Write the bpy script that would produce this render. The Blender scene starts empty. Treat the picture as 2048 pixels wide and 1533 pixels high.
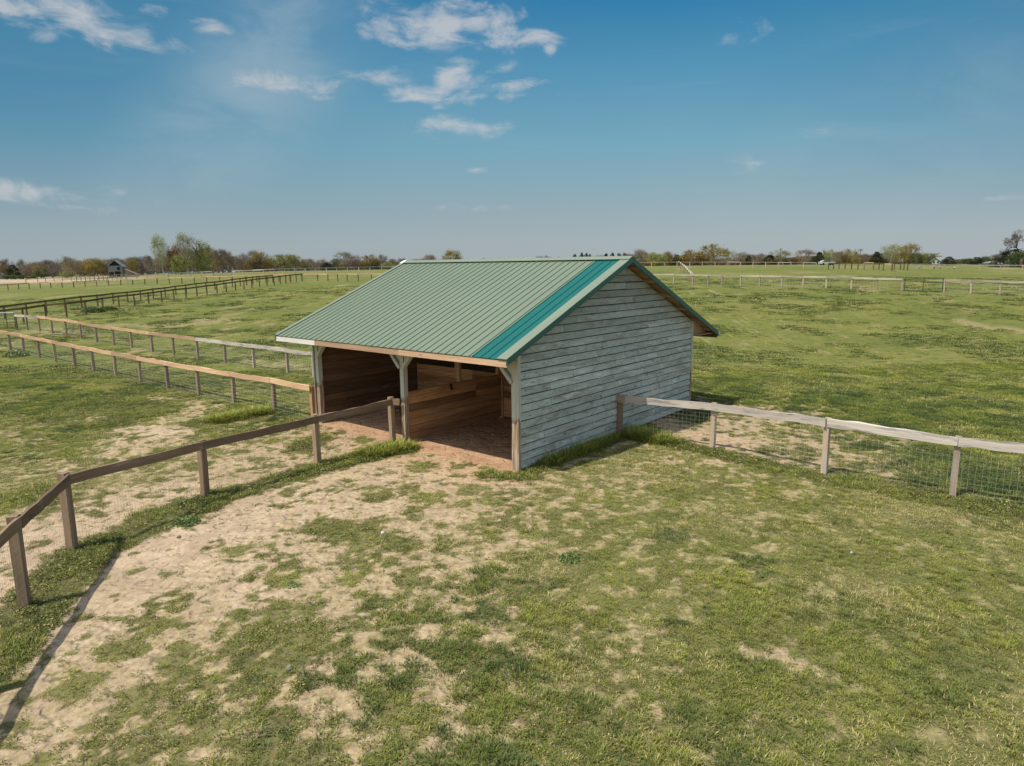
import bpy, math, random
import numpy as np
from mathutils import Vector, Matrix

random.seed(7)
RNG = np.random.default_rng(11)
scn = bpy.context.scene
COL = scn.collection
pi = math.pi

# ------------------------------------------------------------------ camera model
H = 4.2
FPX = 1328.1
PITCH = .1725
ROLL = .0092
CP, SP, CR, SR = math.cos(PITCH), math.sin(PITCH), math.cos(ROLL), math.sin(ROLL)

def ray(px, py):
    u = (px - 1024) / FPX; v = (766.5 - py) / FPX
    u, v = u * CR + v * SR, -u * SR + v * CR
    return (u, CP + v * SP, -SP + v * CP)

# ------------------------------------------------------------------ terrain
# rows: azimuth columns (x/y ratio), distances along y
_cols = np.array([(p - 1024) / 1300. for p in (-500, 0, 200, 400, 600, 1000, 1350, 1650, 2000, 2600)])
_dist = np.array([0, 24, 32, 50, 75, 100, 130, 160, 250, 400, 1000, 6000.])
_tab = np.array([
    [0, 0, 0, .10, .30, .45, .60, .70, 1.4, 1.2, 0, -20],
    [0, 0, 0, .20, .50, .75, .90, 1.0, 1.6, 1.4, 0, -20],
    [0, 0, 0, .65, .90, 1.3, 1.5, 1.8, 2.2, 2.0, 0, -20],
    [0, 0, .05, .65, 1.1, 1.6, 2.2, 2.7, 2.9, 2.4, 0, -20],
    [0, 0, .05, .7, 1.6, 2.45, 3.0, 3.4, 3.6, 3.0, 0, -20],
    [0, 0, .10, .9, 1.9, 2.6, 3.2, 3.6, 4.0, 3.8, 1, -20],
    [0, 0, .20, 1.3, 2.35, 3.2, 3.8, 4.0, 4.2, 4.2, 2, -20],
    [0, 0, .25, 1.5, 2.4, 3.0, 3.4, 3.7, 4.2, 4.3, 2, -20],
    [0, 0, .25, 1.6, 2.2, 2.45, 2.7, 3.0, 3.7, 4.1, 2, -20],
    [0, 0, .20, 1.5, 2.0, 2.3, 2.5, 2.8, 3.4, 3.8, 2, -20]])

def pchip_slopes(x, y):
    h = np.diff(x); d = np.diff(y) / h
    m = np.zeros_like(y)
    for i in range(1, len(x) - 1):
        if d[i - 1] * d[i] > 0:
            w1 = 2 * h[i] + h[i - 1]; w2 = h[i] + 2 * h[i - 1]
            m[i] = (w1 + w2) / (w1 / d[i - 1] + w2 / d[i])
    m[-1] = d[-1]
    return m
_slopes = np.array([pchip_slopes(_dist, r) for r in _tab])

def terrain(x, y):
    x = np.asarray(x, float); y = np.asarray(y, float)
    yy = np.clip(y, .5, 5999)
    a = np.clip(x / np.maximum(yy, 8.), _cols[0] + 1e-4, _cols[-1] - 1e-4)
    i = np.clip(np.searchsorted(_cols, a) - 1, 0, len(_cols) - 2)
    j = np.clip(np.searchsorted(_dist, yy) - 1, 0, len(_dist) - 2)
    t = (yy - _dist[j]) / (_dist[j + 1] - _dist[j]); hh = _dist[j + 1] - _dist[j]
    def row(k):
        y0, y1 = _tab[k, j], _tab[k, j + 1]; m0, m1 = _slopes[k, j], _slopes[k, j + 1]
        return ((1 + 2 * t) * (1 - t) ** 2 * y0 + t * (1 - t) ** 2 * hh * m0 +
                t * t * (3 - 2 * t) * y1 + t * t * (t - 1) * hh * m1)
    s = (a - _cols[i]) / (_cols[i + 1] - _cols[i])
    s = s * s * (3 - 2 * s) * .6 + s * .4
    return row(i) * (1 - s) + row(i + 1) * s

def tz(x, y): return float(terrain(x, y))

def hit(px, py, h=0.):
    """ground point (plus height h) seen along a sight line, walked out over the terrain"""
    r = ray(px, py)
    t, last = 3., 3.
    while t < 3000:
        if H + r[2] * t < tz(r[0] * t, r[1] * t) + h: break
        last = t; t *= 1.02
    lo, hi = last, t
    for _ in range(24):
        m = (lo + hi) / 2
        if H + r[2] * m < tz(r[0] * m, r[1] * m) + h: hi = m
        else: lo = m
    return Vector((r[0] * hi, r[1] * hi, tz(r[0] * hi, r[1] * hi)))

def at(px, d):
    """ground point at forward distance d in the direction px"""
    r = ray(px, 535)
    x = r[0] / r[1] * d
    return Vector((x, d, tz(x, d)))

# ------------------------------------------------------------------ numpy value noise
_lat = RNG.random((256, 256))
def vnoise(x, y, s, seed=0):
    c, sn = math.cos(.7 + seed * 1.3), math.sin(.7 + seed * 1.3)
    u = (x * c - y * sn) / s + seed * 17.3 + 1000; v = (x * sn + y * c) / s + seed * 9.1 + 1000
    iu = np.floor(u).astype(int); iv = np.floor(v).astype(int)
    fu = u - iu; fv = v - iv
    fu = fu * fu * (3 - 2 * fu); fv = fv * fv * (3 - 2 * fv)
    g = lambda a, b: _lat[(a + 37 * seed) & 255, (b + 91 * seed) & 255]
    return (g(iu, iv) * (1 - fu) + g(iu + 1, iv) * fu) * (1 - fv) + (g(iu, iv + 1) * (1 - fu) + g(iu + 1, iv + 1) * fu) * fv
def fbm(x, y, s, n=4, seed=0, g=.5):
    t = 0; w = 1; tw = 0
    for k in range(n):
        t = t + w * vnoise(x, y, s / 2 ** k, seed + k); tw += w; w *= g
    return t / tw
def sstep(a, b, x):
    t = np.clip((x - a) / (b - a), 0, 1); return t * t * (3 - 2 * t)

# ------------------------------------------------------------------ ground cover maps (albedo and growth, in ground coordinates)
def segdist(x, y, pts):
    d = np.full(np.shape(x), 1e9)
    for (x0, y0), (x1, y1) in zip(pts[:-1], pts[1:]):
        dx, dy = x1 - x0, y1 - y0; L = dx * dx + dy * dy + 1e-9
        t = np.clip(((x - x0) * dx + (y - y0) * dy) / L, 0, 1)
        d = np.minimum(d, np.hypot(x - x0 - t * dx, y - y0 - t * dy))
    return d
def G(*pp): return [tuple(hit(a, b)[:2]) for a, b in pp]
# (polyline, radius m, softness m, strength)
BARE = [
    (G((-60, 1440), (120, 1260), (250, 1130), (400, 1055), (560, 1015), (720, 985)), .55, .7, 1.0),
    (G((250, 1230), (420, 1120), (600, 1060)), .3, .8, .8),
    (G((0, 1500), (140, 1360), (240, 1260)), .25, .6, .85),
    (G((640, 1000), (800, 975), (950, 925), (1015, 905)), .30, .6, .85),
    (G((400, 1180), (560, 1120), (760, 1075), (900, 1020)), .35, 1.0, .64),
    (G((700, 1160), (860, 1130), (1000, 1080)), .2, 1.0, .58),
    (G((560, 1330), (700, 1250), (860, 1230)), .2, .7, .50),
    (G((530, 1470), (600, 1430), (700, 1440)), .1, .5, .55),
    (G((-100, 1250), (0, 1160), (90, 1050), (200, 1010), (330, 975)), .45, .5, .95),
    (G((330, 975), (480, 945), (600, 905), (680, 880), (760, 870)), .25, .5, .82),
    (G((170, 925), (260, 890), (340, 850), (400, 815), (330, 795)), .35, .6, .92),
    (G((400, 815), (520, 850), (640, 880)), .2, .5, .6),
    (G((90, 925), (140, 905)), .15, .4, .7),
    (G((200, 945), (300, 940), (370, 925)), .1, .5, .62),
    (G((690, 868), (760, 880), (800, 890)), .45, .4, 1.0),
    (G((850, 905), (930, 920), (1020, 930)), .38, .35, 1.05),
    (G((930, 905), (1000, 920)), .4, .35, 1.0),
    (G((1330, 858), (1420, 868), (1500, 880), (1600, 895)), .50, .5, .9),
    (G((1440, 845), (1560, 850)), .35, .6, .6),
    (G((1385, 800), (1450, 812), (1540, 812)), .35, .5, .95),
    (G((1380, 792), (1430, 785), (1560, 803)), .1, .5, .7),
    (G((1410, 932), (1470, 940)), .12, .3, .85),
    (G((1720, 935), (1775, 955)), .12, .3, .8),
    (G((1300, 960), (1440, 985), (1600, 1010)), .05, .6, .45),
    (G((1560, 1080), (1640, 1060)), .02, .5, .35),
    (G((1930, 1000), (2100, 1040)), .1, .3, .7),
    (G((1540, 1350), (1620, 1390)), .12, .25, .85),
    (G((1540, 1310), (1570, 1320)), .08, .2, .8),
    (G((1270, 1410), (1300, 1425)), .1, .2, .75),
    (G((1300, 1290), (1330, 1305)), .06, .25, .7),
    (G((1240, 1240), (1330, 1235), (1440, 1245)), .05, .3, .55),
    (G((1500, 1470), (1520, 1480)), .08, .2, .7),
    (G((960, 1440), (1000, 1400)), .08, .3, .65),
    (G((0, 1360), (60, 1300)), .2, .5, .55),
    (G((470, 1510), (500, 1500)), .1, .3, .6),
    (G((230, 652), (330, 653), (440, 640)), .6, 1.2, .7),
    (G((60, 660), (130, 672)), .5, .8, .6),
    (G((130, 634), (190, 626)), .4, .8, .75),
    (G((440, 720), (520, 728), (600, 735)), .3, .8, .5),
    (G((0, 692), (40, 700)), .3, .6, .6),
    (G((250, 700), (330, 712)), .3, .9, .5),
    (G((1960, 650), (2048, 660)), .4, 1.0, .55),
]
LUSH = [
    (G((20, 1260), (90, 1190), (160, 1110), (300, 1045), (420, 1000)), .36, .25, 1.),
    (G((420, 1000), (640, 935), (800, 898)), .26, .25, 1.),
    (G((-60, 1360), (20, 1270)), .30, .25, .9),
    (G((1062, 940), (1120, 915), (1240, 862)), .22, .25, 1.),
    (G((1180, 885), (1260, 870), (1330, 885)), .28, .25, 1.),
    (G((1250, 870), (1430, 910), (1650, 958)), .22, .25, 1.),
    (G((1650, 958), (1905, 1003), (2200, 1060)), .30, .35, .8),
    (G((400, 848), (480, 835), (530, 825)), .30, .35, 1.),
    (G((230, 845), (300, 820), (200, 800), (130, 830)), .5, .6, .75),
    (G((640, 880), (600, 900)), .2, .4, .8),
    (G((980, 955), (1060, 955)), .12, .3, .8),
    (G((100, 1000), (40, 990)), .2, .5, .6),
    (G((650, 1060), (700, 1065)), .25, .3, .6),
    (G((250, 605 + 15), (420, 592), (604, 565)), .5, .8, .8),
    (G((185, 625), (240, 620)), .4, .5, 1.),
]
SHED_O = (.1056, 13.3356); YAW = .7003
def shed_uv(x, y):
    ax, ay = -math.cos(YAW), math.sin(YAW); bx, by = math.sin(YAW), math.cos(YAW)
    qx, qy = x - SHED_O[0], y - SHED_O[1]
    return qx * ax + qy * ay, qx * bx + qy * by

def maps(x, y):
    """bare, lush, red, clump fields"""
    x = np.asarray(x, float); y = np.asarray(y, float)
    wx = x + (fbm(x, y, 1.4, 3, 21) - .5) * 1.1; wy = y + (fbm(x, y, 1.4, 3, 25) - .5) * 1.1
    r = np.hypot(x, y)
    bare = .12 * np.ones_like(x)
    # the near paddock is thin on the left, closed on the right and toward the camera
    near = sstep(16, 12, y)
    bare = bare + near * (.30 * sstep(1.6, -3.5, x + (y - 9) * .25) * sstep(5.0, 8.5, y))
    bare = bare + near * .10 * sstep(3.5, -1, x)
    for pts, rad, soft, st in BARE:
        d = segdist(wx, wy, pts)
        bare = np.maximum(bare, st * (1 - sstep(rad, rad + soft, d)))
    lush = np.zeros_like(x)
    for pts, rad, soft, st in LUSH:
        d = segdist(x + (wx - x) * .4, y + (wy - y) * .4, pts)
        lush = np.maximum(lush, st * (1 - sstep(rad, rad + soft, d)))
    u, v = shed_uv(x, y)
    inside = ((u > .0) & (u < 7.25) & (v > -.15) & (v < 8.1)).astype(float)
    bare = np.where(inside > 0, 1.3, bare)
    lush = np.where(inside > 0, 0, lush)
    red = np.maximum(inside, 1 - sstep(.3, 1.6, np.hypot(np.clip(np.abs(u - 3.6) - 3.5, 0, 99), np.clip(-v - .2, 0, 99))))
    red = np.maximum(red, .55 * (1 - sstep(.8, 3., segdist(x, y, BARE[17][0]))))
    # clumps of dark coarse grass
    c = fbm(x, y, .55, 3, 3) * .65 + fbm(x, y, 2.6, 2, 8) * .35
    amt = .06 + .13 * near * sstep(9.5, 5.5, y) * sstep(-4.5, -1, x) + .03 * sstep(20, 40, y)
    clump = sstep(.61 - amt, .76 - amt, c) * (.35 + .9 * vnoise(x, y, .17, 5))
    # break the bare ground up
    n = fbm(x, y, .8, 3, 13) * .36 + fbm(x, y, .17, 2, 17, .8) * .64
    b = bare + (n - .5) * 2.3 * (1 - .62 * sstep(.75, 1.1, bare))
    cover = 1 - sstep(.26, .86, b)
    cover = np.maximum(cover * (1 - inside), np.clip(lush * 1.2, 0, 1))
    clump = clump * (1 - sstep(.6, .8, bare))
    cover = np.clip(np.maximum(cover, clump * sstep(.75, .5, bare)), 0, 1)
    tone = fbm(x, y, 3.2, 3, 31) * .5 + fbm(x, y, .5, 3, 37) * .5
    return cover, lush, red, clump, tone, inside

# ------------------------------------------------------------------ near ground: individual tufts stamped on a fine raster
CTRL = [  # px, py, cover, blue-green tint, height
    (100, 1400, .34, .3, .4), (250, 1150, .13, .3, .3), (400, 1080, .13, .3, .3), (600, 1020, .17, .3, .3), (800, 985, .28, .3, .4), (950, 940, .18, .3, .4),
    (450, 1180, .26, .35, .4), (600, 1130, .34, .35, .5), (750, 1080, .36, .3, .5), (880, 1030, .34, .3, .5), (1000, 1000, .46, .3, .5), (1100, 1000, .66, .25, .5),
    (120, 1300, .24, .3, .4), (50, 1480, .42, .3, .4), (250, 1330, .42, .3, .4), (450, 1400, .72, .2, .5), (600, 1280, .68, .3, .6), (560, 1460, .48, .6, .9),
    (330, 1480, .50, .3, .5), (750, 1250, .5, .5, .7), (700, 1400, .50, .7, 1.), (850, 1150, .48, .4, .6), (850, 1350, .56, .75, 1.1), (1000, 1200, .66, .55, .8),
    (1000, 1400, .62, .75, 1.15), (1000, 1510, .62, .8, 1.2), (1200, 1150, .86, .3, .55), (1200, 1400, .84, .5, .9), (1150, 980, .70, .25, .5), (1350, 1050, .86, .25, .55),
    (1400, 1250, .93, .36, .6), (1450, 1450, .92, .5, .85), (1700, 1100, .93, .3, .5), (1700, 1350, .93, .42, .7), (1950, 1200, .96, .35, .55), (1950, 1450, .96, .4, .65),
    (1900, 1060, .88, .3, .5), (1550, 1000, .74, .3, .5), (1250, 950, .85, .25, .5),
    (1450, 880, .22, .5, .7), (1600, 900, .5, .6, .8), (1500, 780, .92, .65, 1.), (1700, 800, .95, .62, 1.05), (1900, 850, .95, .68, 1.1), (2000, 950, .95, .8, 1.2),
    (1800, 700, .96, .25, .6), (1550, 830, .45, .6, .9), (1600, 700, .96, .15, .5), (1950, 720, .96, .35, .7), (1500, 650, .96, .1, .45), (1800, 650, .96, .12, .45), (2040, 650, .96, .12, .5), (1500, 720, .96, .3, .6),
    (100, 1100, .10, .3, .4), (300, 1000, .2, .3, .4), (500, 940, .35, .3, .4), (700, 880, .3, .3, .4), (200, 950, .82, .3, .5), (100, 880, .86, .4, .6),
    (350, 860, .2, .3, .4), (500, 850, .7, .6, .8), (250, 790, .93, .75, .9), (100, 780, .93, .4, .6), (550, 800, .85, .35, .6), (50, 1000, .82, .3, .5), (450, 740, .85, .5, .7)]
_cp = np.array([[*tuple(hit(a, b)[:2]), c, d, e] for a, b, c, d, e in CTRL])
MOSS = G((300, 1455), (430, 1370), (570, 1265)); MOSS2 = G((660, 1062), (700, 1060)); MOSS3 = G((200, 1490), (300, 1500))
def fields(x, y):
    """wanted cover, tint and height of the near grass"""
    ww = 0; acc = [0, 0, 0]
    jx = x + (fbm(x, y, 1.2, 3, 51) - .5) * 1.6; jy = y + (fbm(x, y, 1.2, 3, 55) - .5) * 1.6
    for q in _cp:
        w_ = 1. / ((jx - q[0]) ** 2 + (jy - q[1]) ** 2 + .12) ** 1.7
        ww = ww + w_
        for k in range(3): acc[k] = acc[k] + w_ * q[2 + k]
    f, t, h = (a / ww for a in acc)
    b = np.zeros_like(x)
    for pts, rad, soft, st in BARE: b = np.maximum(b, min(1., st) * (1 - sstep(rad, rad + soft * 1.3, segdist(jx, jy, pts))))
    f = np.minimum(f, 1 - .66 * b)
    return f, t, h
RX0, RX1, RY0, RY1, RS = -24., 24., 4.4, 28., .045
rx = np.arange(RX0, RX1, RS); ry = np.arange(RY0, RY1, RS)
RXX, RYY = np.meshgrid(rx, ry)
_f, _t, _h = fields(RXX, RYY)
_old = maps(RXX, RYY)
_lush = _old[1]; _ins = _old[5]
_pert = fbm(RXX, RYY, .13, 2, 61, .7) - .5
RC = np.zeros_like(RXX); RT = np.full_like(RXX, .3); RH = np.full_like(RXX, .4)
lam = 105.
nc = int((RX1 - RX0) * (RY1 - RY0) * lam)
cx_ = RNG.uniform(RX0, RX1, nc); cy_ = RNG.uniform(RY0, RY1, nc)
vis = np.abs(cx_) < cy_ * .84 + 1.5
cx_, cy_ = cx_[vis], cy_[vis]
ii = np.clip(((cy_ - RY0) / RS).astype(int), 0, len(ry) - 1); jj = np.clip(((cx_ - RX0) / RS).astype(int), 0, len(rx) - 1)
cf, ct, ch = _f[ii, jj], _t[ii, jj], _h[ii, jj]
group_ = sstep(.25, .75, fbm(cx_, cy_, .75, 2, 67))            # tufts gather in groups
keep = (RNG.random(len(cx_)) < (cf ** 1.55) * (.35 + 1.3 * group_ * (1 - cf) + cf * .75)) & (_ins[ii, jj] < .5)
cx_, cy_, ii, jj, cf, ct, ch = (a[keep] for a in (cx_, cy_, ii, jj, cf, ct, ch))
rr_ = np.exp(RNG.normal(math.log(.062), .62, len(cx_))) * (.62 + .55 * ch) * (.75 + .45 * cf)
rr_ = np.clip(rr_, .022, .36)
tt_ = np.clip(ct + RNG.normal(0, .26, len(cx_)), 0, 1); hh_ = np.clip(ch * (.45 + .5 * RNG.random(len(cx_)) + 1.6 * rr_), .2, 1.6)
for k in np.argsort(rr_ + .2 * RNG.random(len(rr_))):
    m_ = int(rr_[k] * 1.5 / RS) + 1; a0, a1, b0, b1 = max(0, ii[k] - m_), ii[k] + m_ + 1, max(0, jj[k] - m_), jj[k] + m_ + 1
    d_ = np.hypot(RXX[a0:a1, b0:b1] - cx_[k], RYY[a0:a1, b0:b1] - cy_[k]) / rr_[k] + _pert[a0:a1, b0:b1] * 1.5
    v_ = np.clip((1.25 - d_) / .5, 0, 1); w_ = v_ > .3
    RC[a0:a1, b0:b1] = np.maximum(RC[a0:a1, b0:b1], v_)
    RT[a0:a1, b0:b1][w_] = tt_[k]; RH[a0:a1, b0:b1][w_] = hh_[k]
RM = np.zeros_like(RXX)
for pts, rad, st in ((MOSS, .42, 1.), (MOSS2, .22, 1.), (MOSS3, .2, .7)):
    RM = np.maximum(RM, st * (1 - sstep(rad, rad + .35, segdist(RXX + _pert * 1.2, RYY + (fbm(RXX, RYY, .5, 2, 71) - .5) * .9, pts))))
RM = np.maximum(RM, sstep(.64, .70, fbm(RXX, RYY, .5, 2, 75)) * (_f < .8))
RM = RM * (1 - _ins) * (fbm(RXX, RYY, .12, 2, 77) > .40)
RLU = np.clip(_lush * 1.25 + _pert * .8 * (_lush > .02), 0, 1) * (1 - _ins)
RCT = np.clip(np.maximum(RC, np.maximum(RM, RLU)), 0, 1) * (1 - _ins)
def samp(A, x, y):
    i_ = np.clip(((y - RY0) / RS).astype(int), 0, len(ry) - 1); j_ = np.clip(((x - RX0) / RS).astype(int), 0, len(rx) - 1)
    return A[i_, j_]

# ------------------------------------------------------------------ node helpers
class NT:
    def __init__(s, tree): s.t = tree; s.n = tree.nodes; s.l = tree.links
    def new(s, typ, **kw):
        n = s.n.new(typ)
        for k, v in kw.items(): setattr(n, k, v)
        return n
    def link(s, a, b): s.l.new(a, b)
    def inp(s, node, i, v):
        if v is None: return
        if isinstance(v, bpy.types.NodeSocket): s.l.new(v, node.inputs[i])
        else: node.inputs[i].default_value = v
    def math(s, op, a, b=None, c=None, clamp=False):
        n = s.new('ShaderNodeMath', operation=op, use_clamp=clamp)
        s.inp(n, 0, a); s.inp(n, 1, b)
        if c is not None: s.inp(n, 2, c)
        return n.outputs[0]
    def vmath(s, op, a, b=None):
        n = s.new('ShaderNodeVectorMath', operation=op); s.inp(n, 0, a); s.inp(n, 1, b); return n
    def mix(s, f, a, b, blend='MIX'):
        n = s.new('ShaderNodeMix', data_type='RGBA', blend_type=blend)
        s.inp(n, 0, f); s.inp(n, 6, a); s.inp(n, 7, b); return n.outputs[2]
    def noise(s, vec, scale, detail=3, rough=.55, dist=0.):
        n = s.new('ShaderNodeTexNoise'); s.inp(n, 0, vec)
        n.inputs['Scale'].default_value = scale; n.inputs['Detail'].default_value = detail
        n.inputs['Roughness'].default_value = rough; n.inputs['Distortion'].default_value = dist
        return n.outputs[0]
    def ramp(s, f, stops, interp='LINEAR'):
        n = s.new('ShaderNodeValToRGB'); s.inp(n, 0, f); r = n.color_ramp; r.interpolation = interp
        while len(r.elements) < len(stops): r.elements.new(.5)
        for e, (p, c) in zip(r.elements, stops): e.position = p; e.color = (*c, 1) if len(c) == 3 else c
        return n.outputs[0]
    def mr(s, v, a, b, c=0., d=1., smooth=True):
        n = s.new('ShaderNodeMapRange'); s.inp(n, 0, v)
        if smooth: n.interpolation_type = 'SMOOTHSTEP'
        for i, q in enumerate((a, b, c, d)): s.inp(n, i + 1, q)
        return n.outputs[0]
    def attr(s, name, typ='GEOMETRY', out='Fac'):
        n = s.new('ShaderNodeAttribute', attribute_name=name, attribute_type=typ); return n.outputs[out]
    def mapping(s, vec, scale=(1, 1, 1), loc=(0, 0, 0)):
        n = s.new('ShaderNodeMapping'); s.inp(n, 0, vec); n.inputs['Scale'].default_value = scale; n.inputs['Location'].default_value = loc
        return n.outputs[0]
    def bump(s, h, strength=.5, dist=.01):
        n = s.new('ShaderNodeBump'); s.inp(n, 'Height', h); n.inputs['Strength'].default_value = strength; n.inputs['Distance'].default_value = dist
        return n.outputs[0]

def mat(name):
    m = bpy.data.materials.new(name); m.use_nodes = True
    m.node_tree.nodes.clear(); T = NT(m.node_tree)
    out = T.new('ShaderNodeOutputMaterial'); b = T.new('ShaderNodeBsdfPrincipled')
    T.link(b.outputs[0], out.inputs[0]); b.inputs['Roughness'].default_value = .85
    b.inputs['Specular IOR Level'].default_value = .25
    return m, T, b, out

def wood(name, dark, light, grey=None, greyamt=0., grain=38, rough=.85, wet=0., knots=True, vary=(.72, 1.22)):
    m, T, b, _ = mat(name)
    uv = T.new('ShaderNodeUVMap').outputs[0]
    g = T.noise(T.mapping(uv, (1.3, grain, 1)), 1., 5, .65, .35)
    g2 = T.noise(T.mapping(uv, (.7, 5, 1)), 1., 3, .5)
    f = T.math('ADD', T.math('MULTIPLY', g, .65), T.math('MULTIPLY', g2, .45))
    col = T.ramp(f, [(.32, dark), (.72, light)])
    if knots:
        v = T.new('ShaderNodeTexVoronoi'); T.link(T.mapping(uv, (1.6, 7, 1)), v.inputs[0]); v.inputs['Scale'].default_value = 1.
        k = T.mr(v.outputs['Distance'], .05, .16, 1, 0)
        col = T.mix(T.math('MULTIPLY', k, .6), col, (*[c * .35 for c in dark], 1))
    if grey:
        w = T.noise(T.mapping(uv, (.9, 9, 1), (5, 3, 0)), 1., 4, .6)
        col = T.mix(T.mr(w, .62 - greyamt * .4, .72 - greyamt * .4), col, (*grey, 1))
    r = T.attr('rnd')
    val = T.mr(r, 0, 1, vary[0], vary[1], False)
    col = T.mix(1., col, T.vmath('SCALE', (1, 1, 1)).outputs[0], 'MULTIPLY') if False else col
    hs = T.new('ShaderNodeHueSaturation'); T.link(col, hs.inputs['Color']); T.link(val, hs.inputs['Value'])
    T.link(hs.outputs[0], b.inputs['Base Color']); b.inputs['Roughness'].default_value = rough
    T.link(T.bump(f, .5, .006), b.inputs['Normal'])
    return m

def plain(name, col, rough=.7, metal=0., var=.12, scale=3.):
    m, T, b, _ = mat(name)
    co = T.new('ShaderNodeTexCoord').outputs['Object']
    n = T.noise(co, scale, 4)
    c = T.mix(n, (*[q * (1 - var) for q in col], 1), (*[min(1, q * (1 + var)) for q in col], 1))
    T.link(c, b.inputs['Base Color']); b.inputs['Roughness'].default_value = rough; b.inputs['Metallic'].default_value = metal
    return m

M = {}
M['rail_tan'] = wood('rail tan wood', (.34, .19, .095), (.62, .42, .25), (.42, .36, .29), .1)
M['rail_brown'] = wood('old brown rail wood', (.115, .078, .045), (.265, .185, .115), (.31, .26, .20), .14)
M['rail_grey'] = wood('weathered grey rail wood', (.27, .235, .19), (.58, .52, .435), (.27, .245, .22), .25)
M['rail_dust'] = wood('dusty far rail wood', (.27, .235, .17), (.46, .41, .31), (.26, .23, .18), .2)
M['post_brown'] = wood('fence post wood', (.155, .105, .060), (.355, .25, .155), (.30, .25, .195), .15)
M['post_grey'] = wood('grey fence post wood', (.22, .165, .11), (.46, .36, .25), (.34, .30, .25), .2)
M['post_dark'] = wood('dark stained fence wood', (.075, .050, .022), (.17, .115, .05))
M['post_new'] = wood('new treated post wood', (.38, .21, .09), (.60, .36, .17))
M['fascia_new'] = wood('new fascia wood', (.34, .21, .115), (.56, .385, .245))
M['int'] = wood('stall board wood', (.17, .080, .032), (.52, .285, .135), (.36, .26, .16), .12, grain=14, vary=(.50, 1.45))
M['int_dark'] = wood('dark brown stall board wood', (.062, .034, .019), (.17, .10, .055), (.26, .18, .12), .0, grain=22)  # darker brown than the other stall boards
M['soffit'] = wood('roof deck wood', (.22, .14, .07), (.40, .27, .15))
M['stud'] = wood('stud wood', (.34, .23, .12), (.50, .36, .21))
M['white_post'] = wood('white topped post wood', (.55, .52, .40), (.8, .77, .62))

def siding_mat():
    m, T, b, _ = mat('weathered pale blue-grey siding paint')
    uv = T.new('ShaderNodeUVMap').outputs[0]
    g = T.noise(T.mapping(uv, (1.3, 15, 1)), 1., 7, .72, .5)
    w = T.noise(T.mapping(uv, (.75, 4.2, 1), (3, 9, 0)), 1., 6, .68, .8)
    col = T.ramp(g, [(.25, (.31, .345, .295)), (.52, (.45, .49, .425)), (.8, (.60, .63, .56))])
    # worn, bare grey-brown streaks
    f = T.math('ADD', T.math('MULTIPLY', g, .5), T.math('MULTIPLY', w, .75))
    wear = T.mr(f, .60, .74)
    col = T.mix(T.math('MULTIPLY', wear, .75), col, (.27, .255, .20, 1))
    fine = T.noise(T.mapping(uv, (4, 17, 1), (1, 2, 0)), 1., 6, .75, 1.6)
    col = T.mix(T.math('MULTIPLY', T.mr(fine, .555, .64), .85), col, (.10, .115, .10, 1))
    pale = T.noise(T.mapping(uv, (1.4, 8, 1), (7, 1, 0)), 1., 5, .65, .5)
    col = T.mix(T.math('MULTIPLY', T.mr(pale, .54, .68), .55), col, (.68, .71, .65, 1))
    v = T.new('ShaderNodeTexVoronoi'); T.link(T.mapping(uv, (1.7, 5.5, 1), (2, 4, 0)), v.inputs[0]); v.inputs['Scale'].default_value = 1.
    k = T.mr(v.outputs['Distance'], .05, .14, 1, 0)
    sel = T.mr(T.noise(T.mapping(uv, (1.2, 1.2, 1)), 1., 1), .5, .55)
    col = T.mix(T.math('MULTIPLY', T.math('MULTIPLY', k, sel), .75), col, (.06, .06, .05, 1))
    # upper boards browner and darker
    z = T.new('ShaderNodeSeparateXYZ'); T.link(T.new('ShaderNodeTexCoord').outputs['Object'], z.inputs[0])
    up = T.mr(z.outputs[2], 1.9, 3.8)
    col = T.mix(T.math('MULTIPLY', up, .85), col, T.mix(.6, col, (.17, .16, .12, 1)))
    dn = T.mr(z.outputs[2], .5, .0)
    col = T.mix(T.math('MULTIPLY', dn, .25), col, (.20, .20, .15, 1))
    hs = T.new('ShaderNodeHueSaturation'); T.link(col, hs.inputs['Color']); T.link(T.math('MULTIPLY', T.mr(T.attr('rnd'), 0, 1, .78, 1.06, False), T.mr(T.attr('rnd'), .04, .05, .22, 1, False)), hs.inputs['Value'])  # faces with the lowest rnd darken to paint the lap shadow
    T.link(hs.outputs[0], b.inputs['Base Color']); b.inputs['Roughness'].default_value = .8
    T.link(T.bump(f, .6, .006), b.inputs['Normal'])
    return m
M['siding'] = siding_mat()

def trimpaint():
    m, T, b, _ = mat('peeling cream-grey post paint')
    uv = T.new('ShaderNodeUVMap').outputs[0]
    g = T.noise(T.mapping(uv, (1.2, 26, 1)), 1., 6, .7, .3)
    paint = T.ramp(g, [(.3, (.34, .345, .27)), (.7, (.50, .50, .40))])
    bare = T.ramp(g, [(.35, (.13, .085, .05)), (.55, (.36, .27, .18)), (.7, (.62, .56, .45))])
    z = T.new('ShaderNodeSeparateXYZ'); T.link(T.new('ShaderNodeTexCoord').outputs['Object'], z.inputs[0])
    n = T.noise(T.mapping(uv, (3, 14, 1)), 1., 4, .6)
    f = T.math('ADD', T.mr(z.outputs[2], 1.35, .9), T.math('MULTIPLY', T.math('SUBTRACT', n, .52), 1.8))
    col = T.mix(T.mr(f, .35, .55), paint, bare)
    T.link(col, b.inputs['Base Color']); T.link(T.bump(g, .5, .004), b.inputs['Normal'])
    return m
M['trim'] = trimpaint()

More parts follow.
